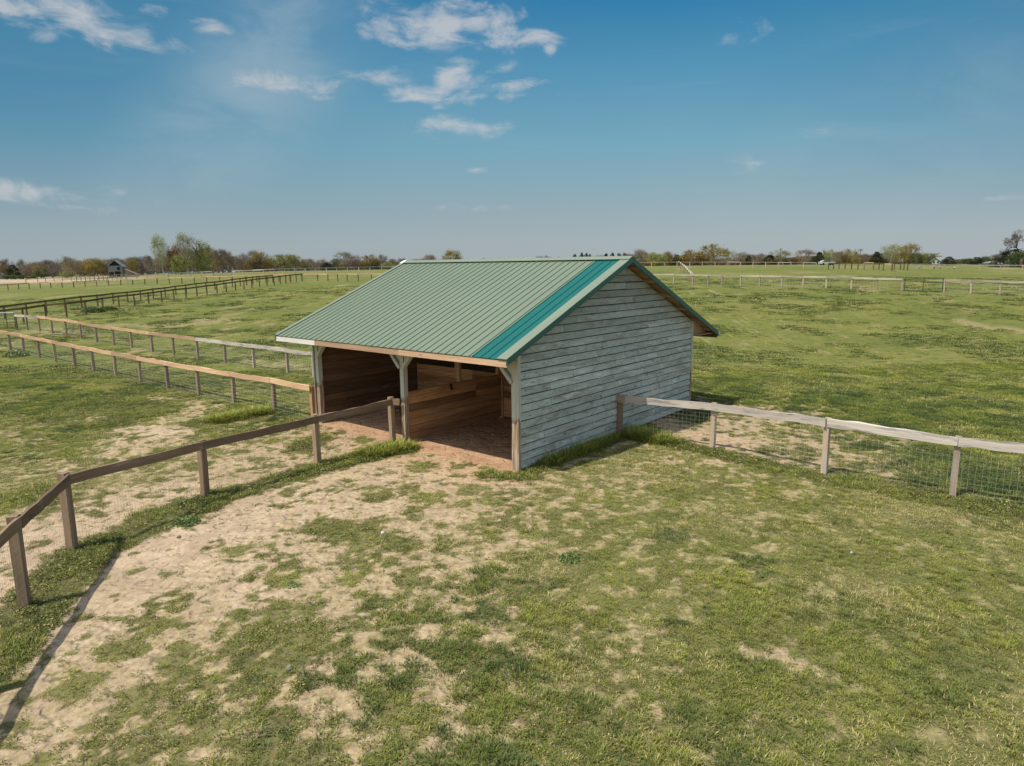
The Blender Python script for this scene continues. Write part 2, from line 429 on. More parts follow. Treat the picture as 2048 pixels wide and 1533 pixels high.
def roof_mat(name, col, dirt=.18):
    m, T, b, _ = mat(name)
    co = T.new('ShaderNodeTexCoord').outputs['Object']
    n = T.noise(co, .9, 5, .6); n2 = T.noise(T.mapping(co, (8, .6, .6)), 1., 4, .6)
    f = T.math('ADD', T.math('MULTIPLY', n, .5), T.math('MULTIPLY', n2, .5))
    c = T.mix(f, (*[q * (1 - dirt) for q in col], 1), (*[q * (1 + dirt) for q in col], 1))
    s = T.new('ShaderNodeSeparateXYZ'); T.link(co, s.inputs[0])
    wn = T.new('ShaderNodeTexWhiteNoise', noise_dimensions='1D'); T.link(T.math('FLOOR', T.math('DIVIDE', s.outputs[0], .894)), wn.inputs[1])
    c = T.mix(T.math('MULTIPLY', wn.outputs[0], .16), c, (*[q * .72 for q in col], 1))
    st = T.noise(T.mapping(co, (14, .35, .35), (4, 2, 1)), 1., 5, .7)
    c = T.mix(T.mr(st, .55, .75, 0, .35), c, (*[min(1, q * 1.45 + .02) for q in col], 1))
    T.link(c, b.inputs['Base Color']); b.inputs['Roughness'].default_value = .42; b.inputs['Specular IOR Level'].default_value = .35
    T.link(T.bump(n, .15, .01), b.inputs['Normal'])
    return m
M['sage'] = roof_mat('sage green painted metal', (.160, .200, .134), .12)
M['sage_rib_shade'] = roof_mat('sage metal shaded rib side', (.075, .105, .062))  # darker sage paints shade onto the rib sides
M['sage_lt'] = roof_mat('sage green trim metal', (.190, .23, .16))
M['teal'] = roof_mat('teal painted metal', (.009, .110, .092), .12)
M['teal_rib_shade'] = roof_mat('teal metal shaded rib side', (.006, .085, .072), .10)  # rib-side shade painted as a darker teal
M['rake'] = roof_mat('dark green rake metal', (.035, .105, .085))
M['bright'] = plain('bright end cap reflection', (.75, .78, .76), .4)
M['fascia_old'] = wood('weathered white fascia wood', (.42, .41, .35), (.66, .64, .56), (.38, .33, .26), .1)
M['wire'] = plain('galvanised wire', (.46, .44, .40), .5, .0)
M['wire_rust'] = plain('rusty fence wire', (.36, .26, .18), .7, .0)
M['wire_dark'] = plain('dark screen wire', (.10, .085, .07), .6)
M['gate_green'] = plain('dark green gate tube', (.035, .075, .05), .5)
M['gate_dark'] = plain('dark gate tube', (.03, .04, .045), .5)
M['gate_lt'] = plain('pale gate top tube', (.40, .42, .40), .5)  # top tube paler than the other gate tubes
M['stone'] = plain('grey stone', (.20, .18, .16), .9, scale=20)
M['stone_w'] = plain('white stone', (.55, .55, .55), .9, scale=20)
M['black'] = plain('black', (.015, .014, .013), .8)
M['insul'] = plain('white insulator', (.7, .7, .66), .4)

# ------------------------------------------------------------------ mesh builder
class MB:
    def __init__(s): s.v = []; s.f = []; s.uv = []; s.r = []; s.mi = []
    def face(s, pts, uvs=None, rnd=.5, mi=0):
        i = len(s.v); s.v += [tuple(p) for p in pts]; s.f.append(tuple(range(i, i + len(pts))))
        s.uv += list(uvs) if uvs else [(0, 0)] * len(pts); s.r.append(rnd); s.mi.append(mi)
    def beam(s, p0, p1, w, h, up=(0, 0, 1), n=1, jit=0., taper=1., mi=0, sag=0.):
        """rectangular timber from p0 to p1; w across, h along 'up'; grain along its length"""
        p0 = Vector(p0); p1 = Vector(p1); d = p1 - p0; L = d.length
        d.normalize(); up = Vector(up); x = d.cross(up)
        if x.length < 1e-6: x = d.cross(Vector((0, 1, 0)))
        x.normalize(); z = x.cross(d).normalized()
        ou, ov = random.random() * 50, random.random() * 50; r = random.random()
        rings = []
        for k in range(n + 1):
            t = k / n; c = p0 + d * L * t - Vector((0, 0, 1)) * sag * 4 * t * (1 - t)
            sc = 1 + (taper - 1) * t
            j = lambda: random.uniform(-jit, jit) if jit else 0.
            a, bb = w / 2 * sc, h / 2 * sc
            cj = x * j() + z * j()
            rings.append([c + cj + x * (-a + j() * .4) + z * (-bb + j() * .5), c + cj + x * (a + j() * .4) + z * (-bb + j() * .5),
                          c + cj + x * (a + j() * .4) + z * (bb + j()), c + cj + x * (-a + j() * .4) + z * (bb + j())])
        per = [0, w, w + h, 2 * w + h, 2 * w + 2 * h]
        for k in range(n):
            A, B = rings[k], rings[k + 1]; u0, u1 = ou + L * k / n, ou + L * (k + 1) / n
            for q in range(4):
                q2 = (q + 1) % 4
                s.face([A[q], A[q2], B[q2], B[q]], [(u0, ov + per[q]), (u0, ov + per[q + 1]), (u1, ov + per[q + 1]), (u1, ov + per[q])], r, mi)
        s.face(rings[0][::-1], [(ou, ov), (ou + .01, ov), (ou + .01, ov + h), (ou, ov + h)], r * .8, mi)
        s.face(rings[-1], [(ou, ov), (ou + .01, ov), (ou + .01, ov + h), (ou, ov + h)], r * .8, mi)
    def box(s, x0, x1, y0, y1, z0, z1, mi=0):
        dx, dy, dz = x1 - x0, y1 - y0, z1 - z0
        cx, cy, cz = (x0 + x1) / 2, (y0 + y1) / 2, (z0 + z1) / 2
        if dz >= dx and dz >= dy: s.beam((cx, cy, z0), (cx, cy, z1), dx, dy, (0, 1, 0), mi=mi)
        elif dx >= dy: s.beam((x0, cy, cz), (x1, cy, cz), dy, dz, mi=mi)
        else: s.beam((cx, y0, cz), (cx, y1, cz), dx, dz, mi=mi)
    def tube(s, p0, p1, r, n=6, r1=None, mi=0):
        p0 = Vector(p0); p1 = Vector(p1); r1 = r if r1 is None else r1
        d = (p1 - p0).normalized(); x = d.orthogonal().normalized(); y = d.cross(x)
        A = [p0 + (x * math.cos(2 * pi * k / n) + y * math.sin(2 * pi * k / n)) * r for k in range(n)]
        B = [p1 + (x * math.cos(2 * pi * k / n) + y * math.sin(2 * pi * k / n)) * r1 for k in range(n)]
        L = (p1 - p0).length
        for k in range(n):
            k2 = (k + 1) % n
            s.face([A[k], A[k2], B[k2], B[k]], [(0, k / n * .3), (0, (k + 1) / n * .3), (L, (k + 1) / n * .3), (L, k / n * .3)], .5, mi)
        if n > 3: s.face(A[::-1], None, .5, mi); s.face(B, None, .5, mi)
    def prism(s, poly, ext, mi=0):
        """poly: list of Vectors, ext: extrusion vector"""
        e = Vector(ext); P = [Vector(p) for p in poly]; Q = [p + e for p in P]
        r = random.random(); ou = random.random() * 20
        uvs = [(ou + p.x + p.y, ou + p.z) for p in P]
        s.face(P, uvs, r, mi); s.face(Q[::-1], uvs[::-1], r, mi)
        for k in range(len(P)):
            k2 = (k + 1) % len(P); L = (P[k2] - P[k]).length
            s.face([P[k2], P[k], Q[k], Q[k2]], [(ou + L, 0), (ou, 0), (ou, e.length), (ou + L, e.length)], r, mi)
    def build(s, name, m, parent=None, smooth=False, origin=None):
        me = bpy.data.meshes.new(name)
        V = np.array(s.v, float)
        if origin is not None: V = V - np.array(origin, float)
        me.from_pydata([tuple(p) for p in V], [], s.f)
        ul = me.uv_layers.new(name='UVMap'); ul.data.foreach_set('uv', np.array(s.uv, float).ravel())
        a = me.attributes.new('rnd', 'FLOAT', 'FACE'); a.data.foreach_set('value', np.array(s.r, float))
        for q in (m if isinstance(m, (list, tuple)) else [m]): me.materials.append(q)
        me.polygons.foreach_set('material_index', s.mi)
        if smooth: me.polygons.foreach_set('use_smooth', [True] * len(s.f))
        me.update()
        o = bpy.data.objects.new(name, me); COL.objects.link(o)
        if origin is not None: o.location = origin
        if parent is not None: o.parent = parent
        return o

def tag(o, label=None, cat=None, group=None, kind=None, category=None):
    cat = cat or category
    if label: o['label'] = label
    if cat: o['category'] = cat
    if group: o['group'] = group
    if kind: o['kind'] = kind
    return o
def empty(name, loc, rz=0., **kw):
    o = bpy.data.objects.new(name, None); o.empty_display_size = .3
    o.location = loc; o.rotation_euler = (0, 0, rz); COL.objects.link(o); return tag(o, **kw)

# ------------------------------------------------------------------ camera, world, sun
cam = bpy.data.cameras.new('camera'); cam.lens = FPX / 2048 * 36; cam.sensor_width = 36; cam.sensor_fit = 'HORIZONTAL'
cam.clip_start = .1; cam.clip_end = 20000
co = bpy.data.objects.new('camera', cam); COL.objects.link(co)
co.matrix_world = Matrix.Translation((0, 0, H)) @ Matrix.Rotation(pi / 2 - PITCH, 4, 'X') @ Matrix.Rotation(-ROLL, 4, 'Z')
scn.camera = co
scn.view_settings.view_transform = 'Standard'; scn.view_settings.look = 'None'; scn.view_settings.exposure = 0
scn.cycles.max_bounces = 6; scn.cycles.diffuse_bounces = 3; scn.cycles.transparent_max_bounces = 6
scn.cycles.use_denoising = True
try: scn.cycles.denoising_prefilter = 'ACCURATE'
except Exception: pass

SUN_EL = math.radians(61.); to_sun = Vector((-.875 * math.cos(SUN_EL), -.484 * math.cos(SUN_EL), math.sin(SUN_EL)))
sl = bpy.data.lights.new('sun', 'SUN'); sl.energy = 4.85; sl.angle = math.radians(.5); sl.color = (1, .945, .86)
so = bpy.data.objects.new('sun', sl); COL.objects.link(so); so.location = (-20, -12, 40)
so.rotation_euler = to_sun.to_track_quat('Z', 'Y').to_euler()

w = bpy.data.worlds.new('World'); scn.world = w; w.use_nodes = True
w.node_tree.nodes.clear(); T = NT(w.node_tree)
wo = T.new('ShaderNodeOutputWorld'); bg = T.new('ShaderNodeBackground'); T.link(bg.outputs[0], wo.inputs[0])
sky = T.new('ShaderNodeTexSky', sky_type='NISHITA', sun_disc=False, sun_elevation=SUN_EL,
            sun_rotation=math.atan2(to_sun.x, to_sun.y), altitude=200, air_density=1.0, dust_density=1.2, ozone_density=2.5)
tc = T.new('ShaderNodeTexCoord').outputs['Generated']
nrm = T.vmath('NORMALIZE', tc).outputs[0]
sp = T.new('ShaderNodeSeparateXYZ'); T.link(nrm, sp.inputs[0])
el = T.math('ARCSINE', sp.outputs[2])
azn = T.math('ARCTAN2', sp.outputs[0], sp.outputs[1])
STR = .11
k = 1 / STR
grad = T.ramp(T.mr(el, 0, .62, 0, 1, False), [
    (0.0, (.40, .44, .465)), (.06, (.385, .445, .463)), (.14, (.30, .42, .475)), (.27, (.185, .395, .515)), (.42, (.095, .30, .475)),
    (.56, (.026, .205, .41)), (.75, (.03, .19, .41)), (1., (.10, .28, .52))])
# hazier toward the left, deeper toward the right
hz = T.mr(azn, .55, -.75)
grad = T.mix(T.math('MULTIPLY', hz, .22), grad, (.17, .27, .32, 1))
side_ = T.mr(T.math('ABSOLUTE', T.math('SUBTRACT', azn, .05)), .15, .75, 0, .75)
side_ = T.math('MULTIPLY', side_, T.mr(el, .02, .25))
grad = T.mix(side_, grad, (.055, .215, .37, 1))
gradS = T.vmath('SCALE', grad); gradS.inputs['Scale'].default_value = k
front = T.mr(el, .60, 1.05)
fill_sky = T.vmath('MULTIPLY', sky.outputs[0], (2.5, 2.1, 1.75)).outputs[0]  # sky overhead and behind brightened and warmed to fill shaded sides
skyc = T.mix(front, gradS.outputs[0], fill_sky)
back = T.mr(sp.outputs[1], .25, -.5)
skyc = T.mix(back, skyc, fill_sky)
# high thin cirrus veils and small clouds, placed by azimuth and elevation
def pe(px, py):
    r = Vector(ray(px, py)).normalized(); return math.atan2(r.x, r.y), math.asin(r.z)
comb = T.new('ShaderNodeCombineXYZ'); T.link(azn, comb.inputs[0]); T.link(el, comb.inputs[1])
AE = comb.outputs[0]
n1 = T.noise(T.mapping(AE, (17, 38, 1)), 1., 9, .62, .5)
n2 = T.noise(T.mapping(AE, (5, 9, 1), (3, 1, 0)), 1., 6, .6, .9)
blobs = [  # px, py, half width px, half height px, strength, tilt
    (40, 20, 45, 22, .9, .2), (170, 38, 75, 26, 1.1, .25), (245, 65, 45, 16, .9, .2), (85, 68, 20, 10, .6, 0), (310, 22, 25, 8, .6, 0), (425, 52, 28, 12, .65, 0), (360, 88, 20, 10, .7, .1),
    (730, 52, 22, 18, .75, 0), (810, 45, 60, 30, 1.0, 0), (885, 58, 55, 34, 1.15, -.2), (960, 42, 60, 20, 1.05, -.1), (1020, 76, 75, 18, 1.1, -.02), (1100, 98, 12, 10, .9, 0),
    (600, 168, 95, 17, .85, -.02), (755, 158, 60, 15, .85, -.05), (850, 190, 75, 15, 1.15, .05), (905, 155, 40, 26, .95, -.6), (985, 150, 60, 12, .6, -.3), (960, 195, 120, 8, .75, 0), (1040, 172, 55, 9, .75, -.12),
    (920, 254, 68, 15, 1.15, 0), (880, 245, 30, 8, .8, .1), (1480, 62, 60, 16, .44, 0), (1400, 72, 30, 6, .3, 0), (950, 340, 22, 5, .55, 0),
    (60, 383, 125, 14, .66, .03), (180, 418, 75, 7, .5, .05), (345, 405, 50, 5, .45, 0), (1990, 400, 80, 5, .5, 0), (985, 415, 90, 7, .35, 0), (1500, 330, 150, 20, .22, -.3)]
tot = None
for px, py, hw, hh, st, tilt in blobs:
    a0, e0 = pe(px, py)
    d = T.vmath('SUBTRACT', AE, (a0, e0, 0)).outputs[0]
    ca, sa = math.cos(tilt), math.sin(tilt)
    # tilt > 0 leans down to the right
    sx, sy = FPX / hw, FPX / hh
    n = T.new('ShaderNodeMapping', vector_type='POINT'); T.link(d, n.inputs[0])
    n.inputs['Rotation'].default_value = (0, 0, tilt)
    q = T.vmath('MULTIPLY', n.outputs[0], (sx, sy, 0)).outputs[0]
    Ln = T.new('ShaderNodeVectorMath', operation='LENGTH'); T.link(q, Ln.inputs[0])
    f = T.mr(Ln.outputs['Value'], .0, 2.0, st, 0)
    tot = f if tot is None else T.math('MAXIMUM', tot, f)
cl = T.mr(T.math('ADD', T.math('MULTIPLY', tot, .95), T.math('MULTIPLY', T.math('SUBTRACT', n1, .51), 3.2)), .14, 1.35, 0, 1)
cl = T.math('MULTIPLY', cl, T.mr(tot, .0, .25))
# cirrus veil: broad diagonal wash upper left, and a pale one to the right
a0, e0 = pe(520, 150)
dv = T.vmath('SUBTRACT', AE, (a0, e0, 0)).outputs[0]
n = T.new('ShaderNodeMapping', vector_type='POINT'); T.link(dv, n.inputs[0]); n.inputs['Rotation'].default_value = (0, 0, -.85)
q = T.vmath('MULTIPLY', n.outputs[0], (FPX / 330, FPX / 110, 0)).outputs[0]
Ln = T.new('ShaderNodeVectorMath', operation='LENGTH'); T.link(q, Ln.inputs[0])
veil = T.math('MULTIPLY', T.mr(Ln.outputs['Value'], .1, 1.6, 1, 0), T.mr(n2, .3, .7, .25, 1))
a0, e0 = pe(1750, 330)
dv = T.vmath('SUBTRACT', AE, (a0, e0, 0)).outputs[0]
n = T.new('ShaderNodeMapping', vector_type='POINT'); T.link(dv, n.inputs[0]); n.inputs['Rotation'].default_value = (0, 0, -.45)
q = T.vmath('MULTIPLY', n.outputs[0], (FPX / 600, FPX / 130, 0)).outputs[0]
Ln = T.new('ShaderNodeVectorMath', operation='LENGTH'); T.link(q, Ln.inputs[0])
veil2 = T.math('MULTIPLY', T.mr(Ln.outputs['Value'], .1, 1.6, .5, 0), T.mr(n2, .3, .7, .25, 1))
wisp = T.math('MULTIPLY', T.mr(T.noise(T.mapping(AE, (3, 26, 1), (1, 7, 0)), 1., 6, .62, .6), .50, .78), .16)
veil = T.math('MAXIMUM', T.math('MAXIMUM', veil, veil2), wisp)
veil = T.math('MULTIPLY', veil, T.mr(sp.outputs[1], 0, .2))
veil = T.math('MULTIPLY', veil, .48)
cl = T.math('MULTIPLY', cl, T.mr(sp.outputs[1], .1, .3))
skyc = T.mix(veil, skyc, (.40 * k, .50 * k, .56 * k, 1))
skyc = T.mix(T.math('MULTIPLY', cl, .80), skyc, (.56 * k, .575 * k, .60 * k, 1))
T.link(skyc, bg.inputs[0]); bg.inputs[1].default_value = STR

# ------------------------------------------------------------------ ground
def axis(fine0, fine1, step, lo, hi, g=1.07, mx=60):
    a = list(np.arange(fine0, fine1 + 1e-6, step)); s = step; p = a[-1]
    while p < hi: s = min(s * g, max(mx, 1) * (1 if p < 600 else 12)); p += s; a.append(p)
    s = step; p = a[0]; b = []
    while p > lo: s = min(s * g, max(mx, 1) * (1 if p > -600 else 12)); p -= s; b.append(p)
    return np.array(b[::-1] + a)
xs = axis(-13, 13, .065, -6000, 6000); ys = axis(4.6, 22.5, .065, -400, 6500)
X, Y = np.meshgrid(xs, ys)
def micro(x, y):
    r = np.hypot(x, y)
    u, v = shed_uv(x, y)
    ins = sstep(-.5, .1, u) * sstep(7.8, 7.2, u) * sstep(-.6, .1, v) * sstep(8.7, 8.1, v)
    a = (fbm(x, y, 1.7, 3, 41) - .5) * .07 + (fbm(x, y, .22, 2, 45) - .5) * .022 * sstep(60, 15, r)
    a = a + (fbm(x, y, 9., 2, 47) - .5) * .16 * sstep(12, 40, r)
    return a * (1 - .8 * ins) * sstep(900, 200, r)
def gz(x, y): return terrain(x, y) + micro(np.asarray(x, float), np.asarray(y, float))
Z = gz(X, Y)
ny, nx = X.shape
V = np.stack([X, Y, Z], -1).reshape(-1, 3)
idx = np.arange(nx * ny).reshape(ny, nx)
F = np.stack([idx[:-1, :-1], idx[:-1, 1:], idx[1:, 1:], idx[1:, :-1]], -1).reshape(-1, 4)
me = bpy.data.meshes.new('ground')
me.vertices.add(len(V)); me.vertices.foreach_set('co', V.ravel())
me.loops.add(F.size); me.loops.foreach_set('vertex_index', F.ravel().astype(np.int32))
me.polygons.add(len(F)); me.polygons.foreach_set('loop_start', np.arange(0, F.size, 4, dtype=np.int32))
me.update(calc_edges=True)
me.polygons.foreach_set('use_smooth', np.ones(len(F), bool))
cover, lush, red, clump, tone, inside = maps(X, Y)
nearw = sstep(27.5, 25.5, Y) * sstep(23.5, 21.5, np.abs(X)) * (Y > 4.5)
cover = samp(RCT, X, Y) * nearw + cover * (1 - nearw); thick = samp(_f, X, Y) * nearw + .95 * (1 - nearw)
clump = thick
ca = me.color_attributes.new('cover', 'FLOAT_COLOR', 'POINT')
ca.data.foreach_set('color', np.stack([cover, lush, red, clump], -1).reshape(-1).astype(np.float32))
ca = me.attributes.new('inside', 'FLOAT', 'POINT'); ca.data.foreach_set('value', inside.ravel().astype(np.float32))
ground = bpy.data.objects.new('ground', me); COL.objects.link(ground); tag(ground, 'open pasture of short olive grass worn to pale sandy soil', kind='structure')

m, T, b, _ = mat('pasture ground')
att = T.new('ShaderNodeAttribute', attribute_name='cover'); sc = T.new('ShaderNodeSeparateColor'); T.link(att.outputs['Color'], sc.inputs[0])
cov, lsh, rd = sc.outputs[0], sc.outputs[1], sc.outputs[2]; clm = att.outputs['Alpha']
pos = T.new('ShaderNodeNewGeometry').outputs['Position']
dist = T.vmath('LENGTH', pos).outputs['Value']
nf = T.noise(pos, 9, 6, .7); nm = T.noise(pos, 1.6, 5, .6, .3); nl = T.noise(pos, .16, 5, .6, .5); nh = T.noise(pos, 45, 4, .7)
far = T.mr(dist, 21, 32)
# sandy soil
soil = T.ramp(T.math('ADD', T.math('MULTIPLY', nf, .6), T.math('MULTIPLY', nm, .4)), [(.3, (.33, .235, .15)), (.48, (.46, .35, .235)), (.7, (.545, .425, .29))])
redsoil = T.ramp(nf, [(.3, (.36, .21, .12)), (.7, (.56, .36, .225))])
soil = T.mix(T.math('MULTIPLY', rd, .85), soil, redsoil)
soil = T.mix(T.mr(nh, .58, .70, 0, .45), soil, (.22, .15, .09, 1))
vo = T.new('ShaderNodeTexVoronoi'); T.link(pos, vo.inputs[0]); vo.inputs['Scale'].default_value = 6.5; vo.inputs['Randomness'].default_value = 1.
vs = T.new('ShaderNodeSeparateColor'); T.link(vo.outputs['Color'], vs.inputs[0])
spk = T.mr(T.math('SUBTRACT', vo.outputs['Distance'], T.math('MULTIPLY', vs.outputs[0], .24)), -.02, .05, .8, 0)
soil = T.mix(T.math('MULTIPLY', spk, T.mr(vs.outputs[1], .45, .55)), soil, (.15, .105, .055, 1))
ins = T.attr('inside')
soil = T.mix(T.math('MULTIPLY', ins, T.mr(nm, .35, .6, .15, .6)), soil, (.33, .185, .11, 1))
soil = T.mix(T.math('MULTIPLY', ins, .9), soil, T.ramp(T.noise(pos, 2.2, 5, .55), [(.3, (.30, .18, .098)), (.7, (.47, .305, .18))]))
# dead thatch and green between the blades
thatch = T.ramp(nf, [(.32, (.155, .115, .06)), (.48, (.30, .235, .125)), (.66, (.47, .37, .215))])
green = T.ramp(T.math('ADD', T.math('MULTIPLY', nf, .5), T.math('MULTIPLY', nm, .5)), [(.3, (.050, .064, .015)), (.5, (.098, .116, .027)), (.68, (.17, .18, .05))])
turf = T.mix(T.mr(nf, .35, .65, .35, .9), T.mix(.5, thatch, (.06, .055, .02, 1)), green)  # dark under-colour paints shade into the gaps between blades
soil = T.mix(T.math('MULTIPLY', T.math('SUBTRACT', 1., ins), T.mr(T.noise(pos, 1.1, 6, .72, .4), .44, .62, 0, .62)), soil, (.30, .22, .145, 1))
nb = T.noise(pos, 7, 5, .75)
dens = T.math('ADD', T.math('SUBTRACT', clm, T.math('MULTIPLY', ins, 3.)), T.math('MULTIPLY', T.math('SUBTRACT', nb, .5), 1.5))
soil = T.mix(T.math('MULTIPLY', T.mr(dens, .02, .50), .85), soil, thatch)
olive_ = T.ramp(nf, [(.3, (.13, .115, .045)), (.55, (.235, .215, .085)), (.72, (.36, .31, .15))])
soil = T.mix(T.math('MULTIPLY', T.mr(dens, .55, 1.0), .85), soil, olive_)
# distant pasture: broad olive and yellow-green drifts with darker tussocks
fg = T.ramp(nl, [(.30, (.068, .102, .018)), (.44, (.108, .138, .025)), (.58, (.150, .164, .034)), (.74, (.22, .20, .066))])
fn = T.noise(T.mapping(pos, (1.1, 1.1, 1)), 1., 7, .72, .2)
fg = T.mix(T.mr(fn, .46, .68, 0, .45), fg, (.26, .245, .078, 1))
fd = T.noise(pos, .55, 6, .68, .4)
fg = T.mix(T.mr(fd, .54, .70, 0, .5), fg, (.070, .098, .024, 1))
ft = T.noise(pos, 3.2, 6, .75, .2)
fg = T.mix(T.mr(ft, .50, .62, 0, .5), fg, (.070, .085, .020, 1))
fg = T.mix(T.mr(T.noise(pos, .9, 5, .6), .66, .74, 0, .5), fg, (.36, .30, .18, 1))
turf = T.mix(far, turf, fg)
turf = T.mix(T.math('MULTIPLY', lsh, .5), turf, (.065, .085, .024, 1))
# scattered soil peeking through everywhere near
nq = T.noise(pos, 24, 4, .7)
c2 = T.mr(T.math('ADD', cov, T.math('ADD', T.math('MULTIPLY', T.math('SUBTRACT', nf, .5), .7), T.math('MULTIPLY', T.math('SUBTRACT', nq, .5), .9))), .42, .98)
c2 = T.math('MULTIPLY', c2, .88)
col = T.mix(c2, soil, turf)
# far ochre fields beyond the fences on the left
sx = T.new('ShaderNodeSeparateXYZ'); T.link(pos, sx.inputs[0])
och = T.math('MULTIPLY', T.mr(sx.outputs[1], 150, 165), T.mr(T.math('ADD', sx.outputs[0], T.math('MULTIPLY', sx.outputs[1], .55)), 10, -12))
stripe = T.mr(T.noise(T.mapping(pos, (.004, .045, 1)), 1., 3, .5), .42, .56)
col = T.mix(T.math('MULTIPLY', och, .9), col, T.mix(stripe, (.17, .17, .07, 1), (.50, .36, .25, 1)))
# aerial perspective as dustier colour far off
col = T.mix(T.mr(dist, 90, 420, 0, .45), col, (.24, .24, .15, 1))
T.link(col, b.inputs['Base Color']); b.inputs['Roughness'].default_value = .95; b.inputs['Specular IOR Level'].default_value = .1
hgt = T.math('ADD', T.math('MULTIPLY', nf, .7), T.math('ADD', T.math('MULTIPLY', nh, .35), T.math('MULTIPLY', T.mr(T.noise(pos, 4.2, 2, .5), .36, .50), 1.1)))
bn = T.new('ShaderNodeBump'); T.link(T.math('ADD', hgt, T.math('MULTIPLY', fn, T.math('MULTIPLY', far, 6.))), bn.inputs['Height']); bn.inputs['Strength'].default_value = .75; bn.inputs['Distance'].default_value = .035
T.link(bn.outputs[0], b.inputs['Normal'])
me.materials.append(m)

# distant blue hills
hb = MB()
def hills(px0, px1, dist_, prof, mb):
    n = 60; top = []; bot = []
    for i in range(n + 1):
        t = i / n; px = px0 + (px1 - px0) * t
        r = ray(px, 540); x = r[0] / r[1] * dist_
        y_img = prof(t); rr = ray(px, y_img); z = H + rr[2] / rr[1] * dist_
        top.append(Vector((x, dist_, z))); bot.append(Vector((x, dist_ - 600, -60)))
    for i in range(n): mb.face([bot[i], bot[i + 1], top[i + 1], top[i]])
    for i in range(n): mb.face([top[i], top[i + 1], top[i + 1] + Vector((0, 900, -300)), top[i] + Vector((0, 900, -300))])
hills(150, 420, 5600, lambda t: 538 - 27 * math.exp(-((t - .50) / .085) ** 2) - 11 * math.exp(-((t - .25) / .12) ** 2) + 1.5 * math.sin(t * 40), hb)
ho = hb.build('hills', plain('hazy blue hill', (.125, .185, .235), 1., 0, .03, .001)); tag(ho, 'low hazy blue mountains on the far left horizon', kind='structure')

# ------------------------------------------------------------------ grass tufts (stuff)
def blade_mat(name, base, tip, deep, dry):
    m, T, b, out = mat(name)
    hgt = T.attr('h')
    tint = T.attr('tint', 'INSTANCER'); dr = T.attr('dry', 'INSTANCER')
    rnd = T.new('ShaderNodeObjectInfo').outputs['Random']
    c = T.mix(hgt, (*base, 1), (*tip, 1))  # roots darkened to paint the shade low in the tuft
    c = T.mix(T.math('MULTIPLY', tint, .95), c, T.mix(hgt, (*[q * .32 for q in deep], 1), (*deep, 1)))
    bl = T.attr('bl')
    dd = T.mr(T.math('ADD', dr, T.math('MULTIPLY', T.math('SUBTRACT', bl, .5), .9)), .45, .65)
    c = T.mix(dd, c, (*dry, 1))
    hs = T.new('ShaderNodeHueSaturation'); T.link(c, hs.inputs['Color'])
    T.link(T.math('MULTIPLY', T.mr(rnd, 0, 1, .8, 1.22, False), T.mr(bl, 0, 1, .75, 1.25, False)), hs.inputs['Value'])
    T.link(hs.outputs[0], b.inputs['Base Color']); b.inputs['Roughness'].default_value = .6; b.inputs['Specular IOR Level'].default_value = .2
    tr = T.new('ShaderNodeBsdfTranslucent'); T.link(hs.outputs[0], tr.inputs[0])
    ms = T.new('ShaderNodeMixShader'); ms.inputs[0].default_value = .3
    T.link(b.outputs[0], ms.inputs[1]); T.link(tr.outputs[0], ms.inputs[2]); T.link(ms.outputs[0], out.inputs[0])
    return m
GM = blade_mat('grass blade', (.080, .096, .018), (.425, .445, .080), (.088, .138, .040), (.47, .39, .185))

def tuft(name, n, rad, h, wd, lean=.5, flat=0.):
    rg = np.random.default_rng(abs(hash(name)) % 1000 if False else sum(map(ord, name)))
    v, f, hh, bl = [], [], [], []
    for i in range(n):
        a = rg.random() * 2 * pi; r = rad * math.sqrt(rg.random())
        bx, by = r * math.cos(a), r * math.sin(a)
        a2 = a + rg.normal(0, .9); L = h * (.45 + .75 * rg.random()) * (1 - .35 * r / rad)
        ln = lean * (.25 + rg.random()); wdx, wdy = -math.sin(a2) * wd / 2, math.cos(a2) * wd / 2
        sx, sy = math.cos(a2), math.sin(a2)
        pts = []
        for t, ww in ((0, 1), (.5, .85)):
            o = ln * L * t * t * 1.4; z = L * t * (1 - .18 * t * ln)
            pts += [(bx + sx * o - wdx * ww, by + sy * o - wdy * ww, z - .01), (bx + sx * o + wdx * ww, by + sy * o + wdy * ww, z - .01)]
        o = ln * L * 1.4; pts.append((bx + sx * o, by + sy * o, L * (1 - .3 * ln) - .01))
        k = len(v); v += pts; f += [(k, k + 1, k + 3, k + 2), (k + 2, k + 3, k + 4)]
        hh += [0, 0, .6, .6, 1]; bl += [rg.random()] * 2
    me = bpy.data.meshes.new(name); me.from_pydata(v, [], f)
    a = me.attributes.new('h', 'FLOAT', 'POINT'); a.data.foreach_set('value', hh)
    a = me.attributes.new('bl', 'FLOAT', 'FACE'); a.data.foreach_set('value', bl)
    me.materials.append(GM); return bpy.data.objects.new(name, me)

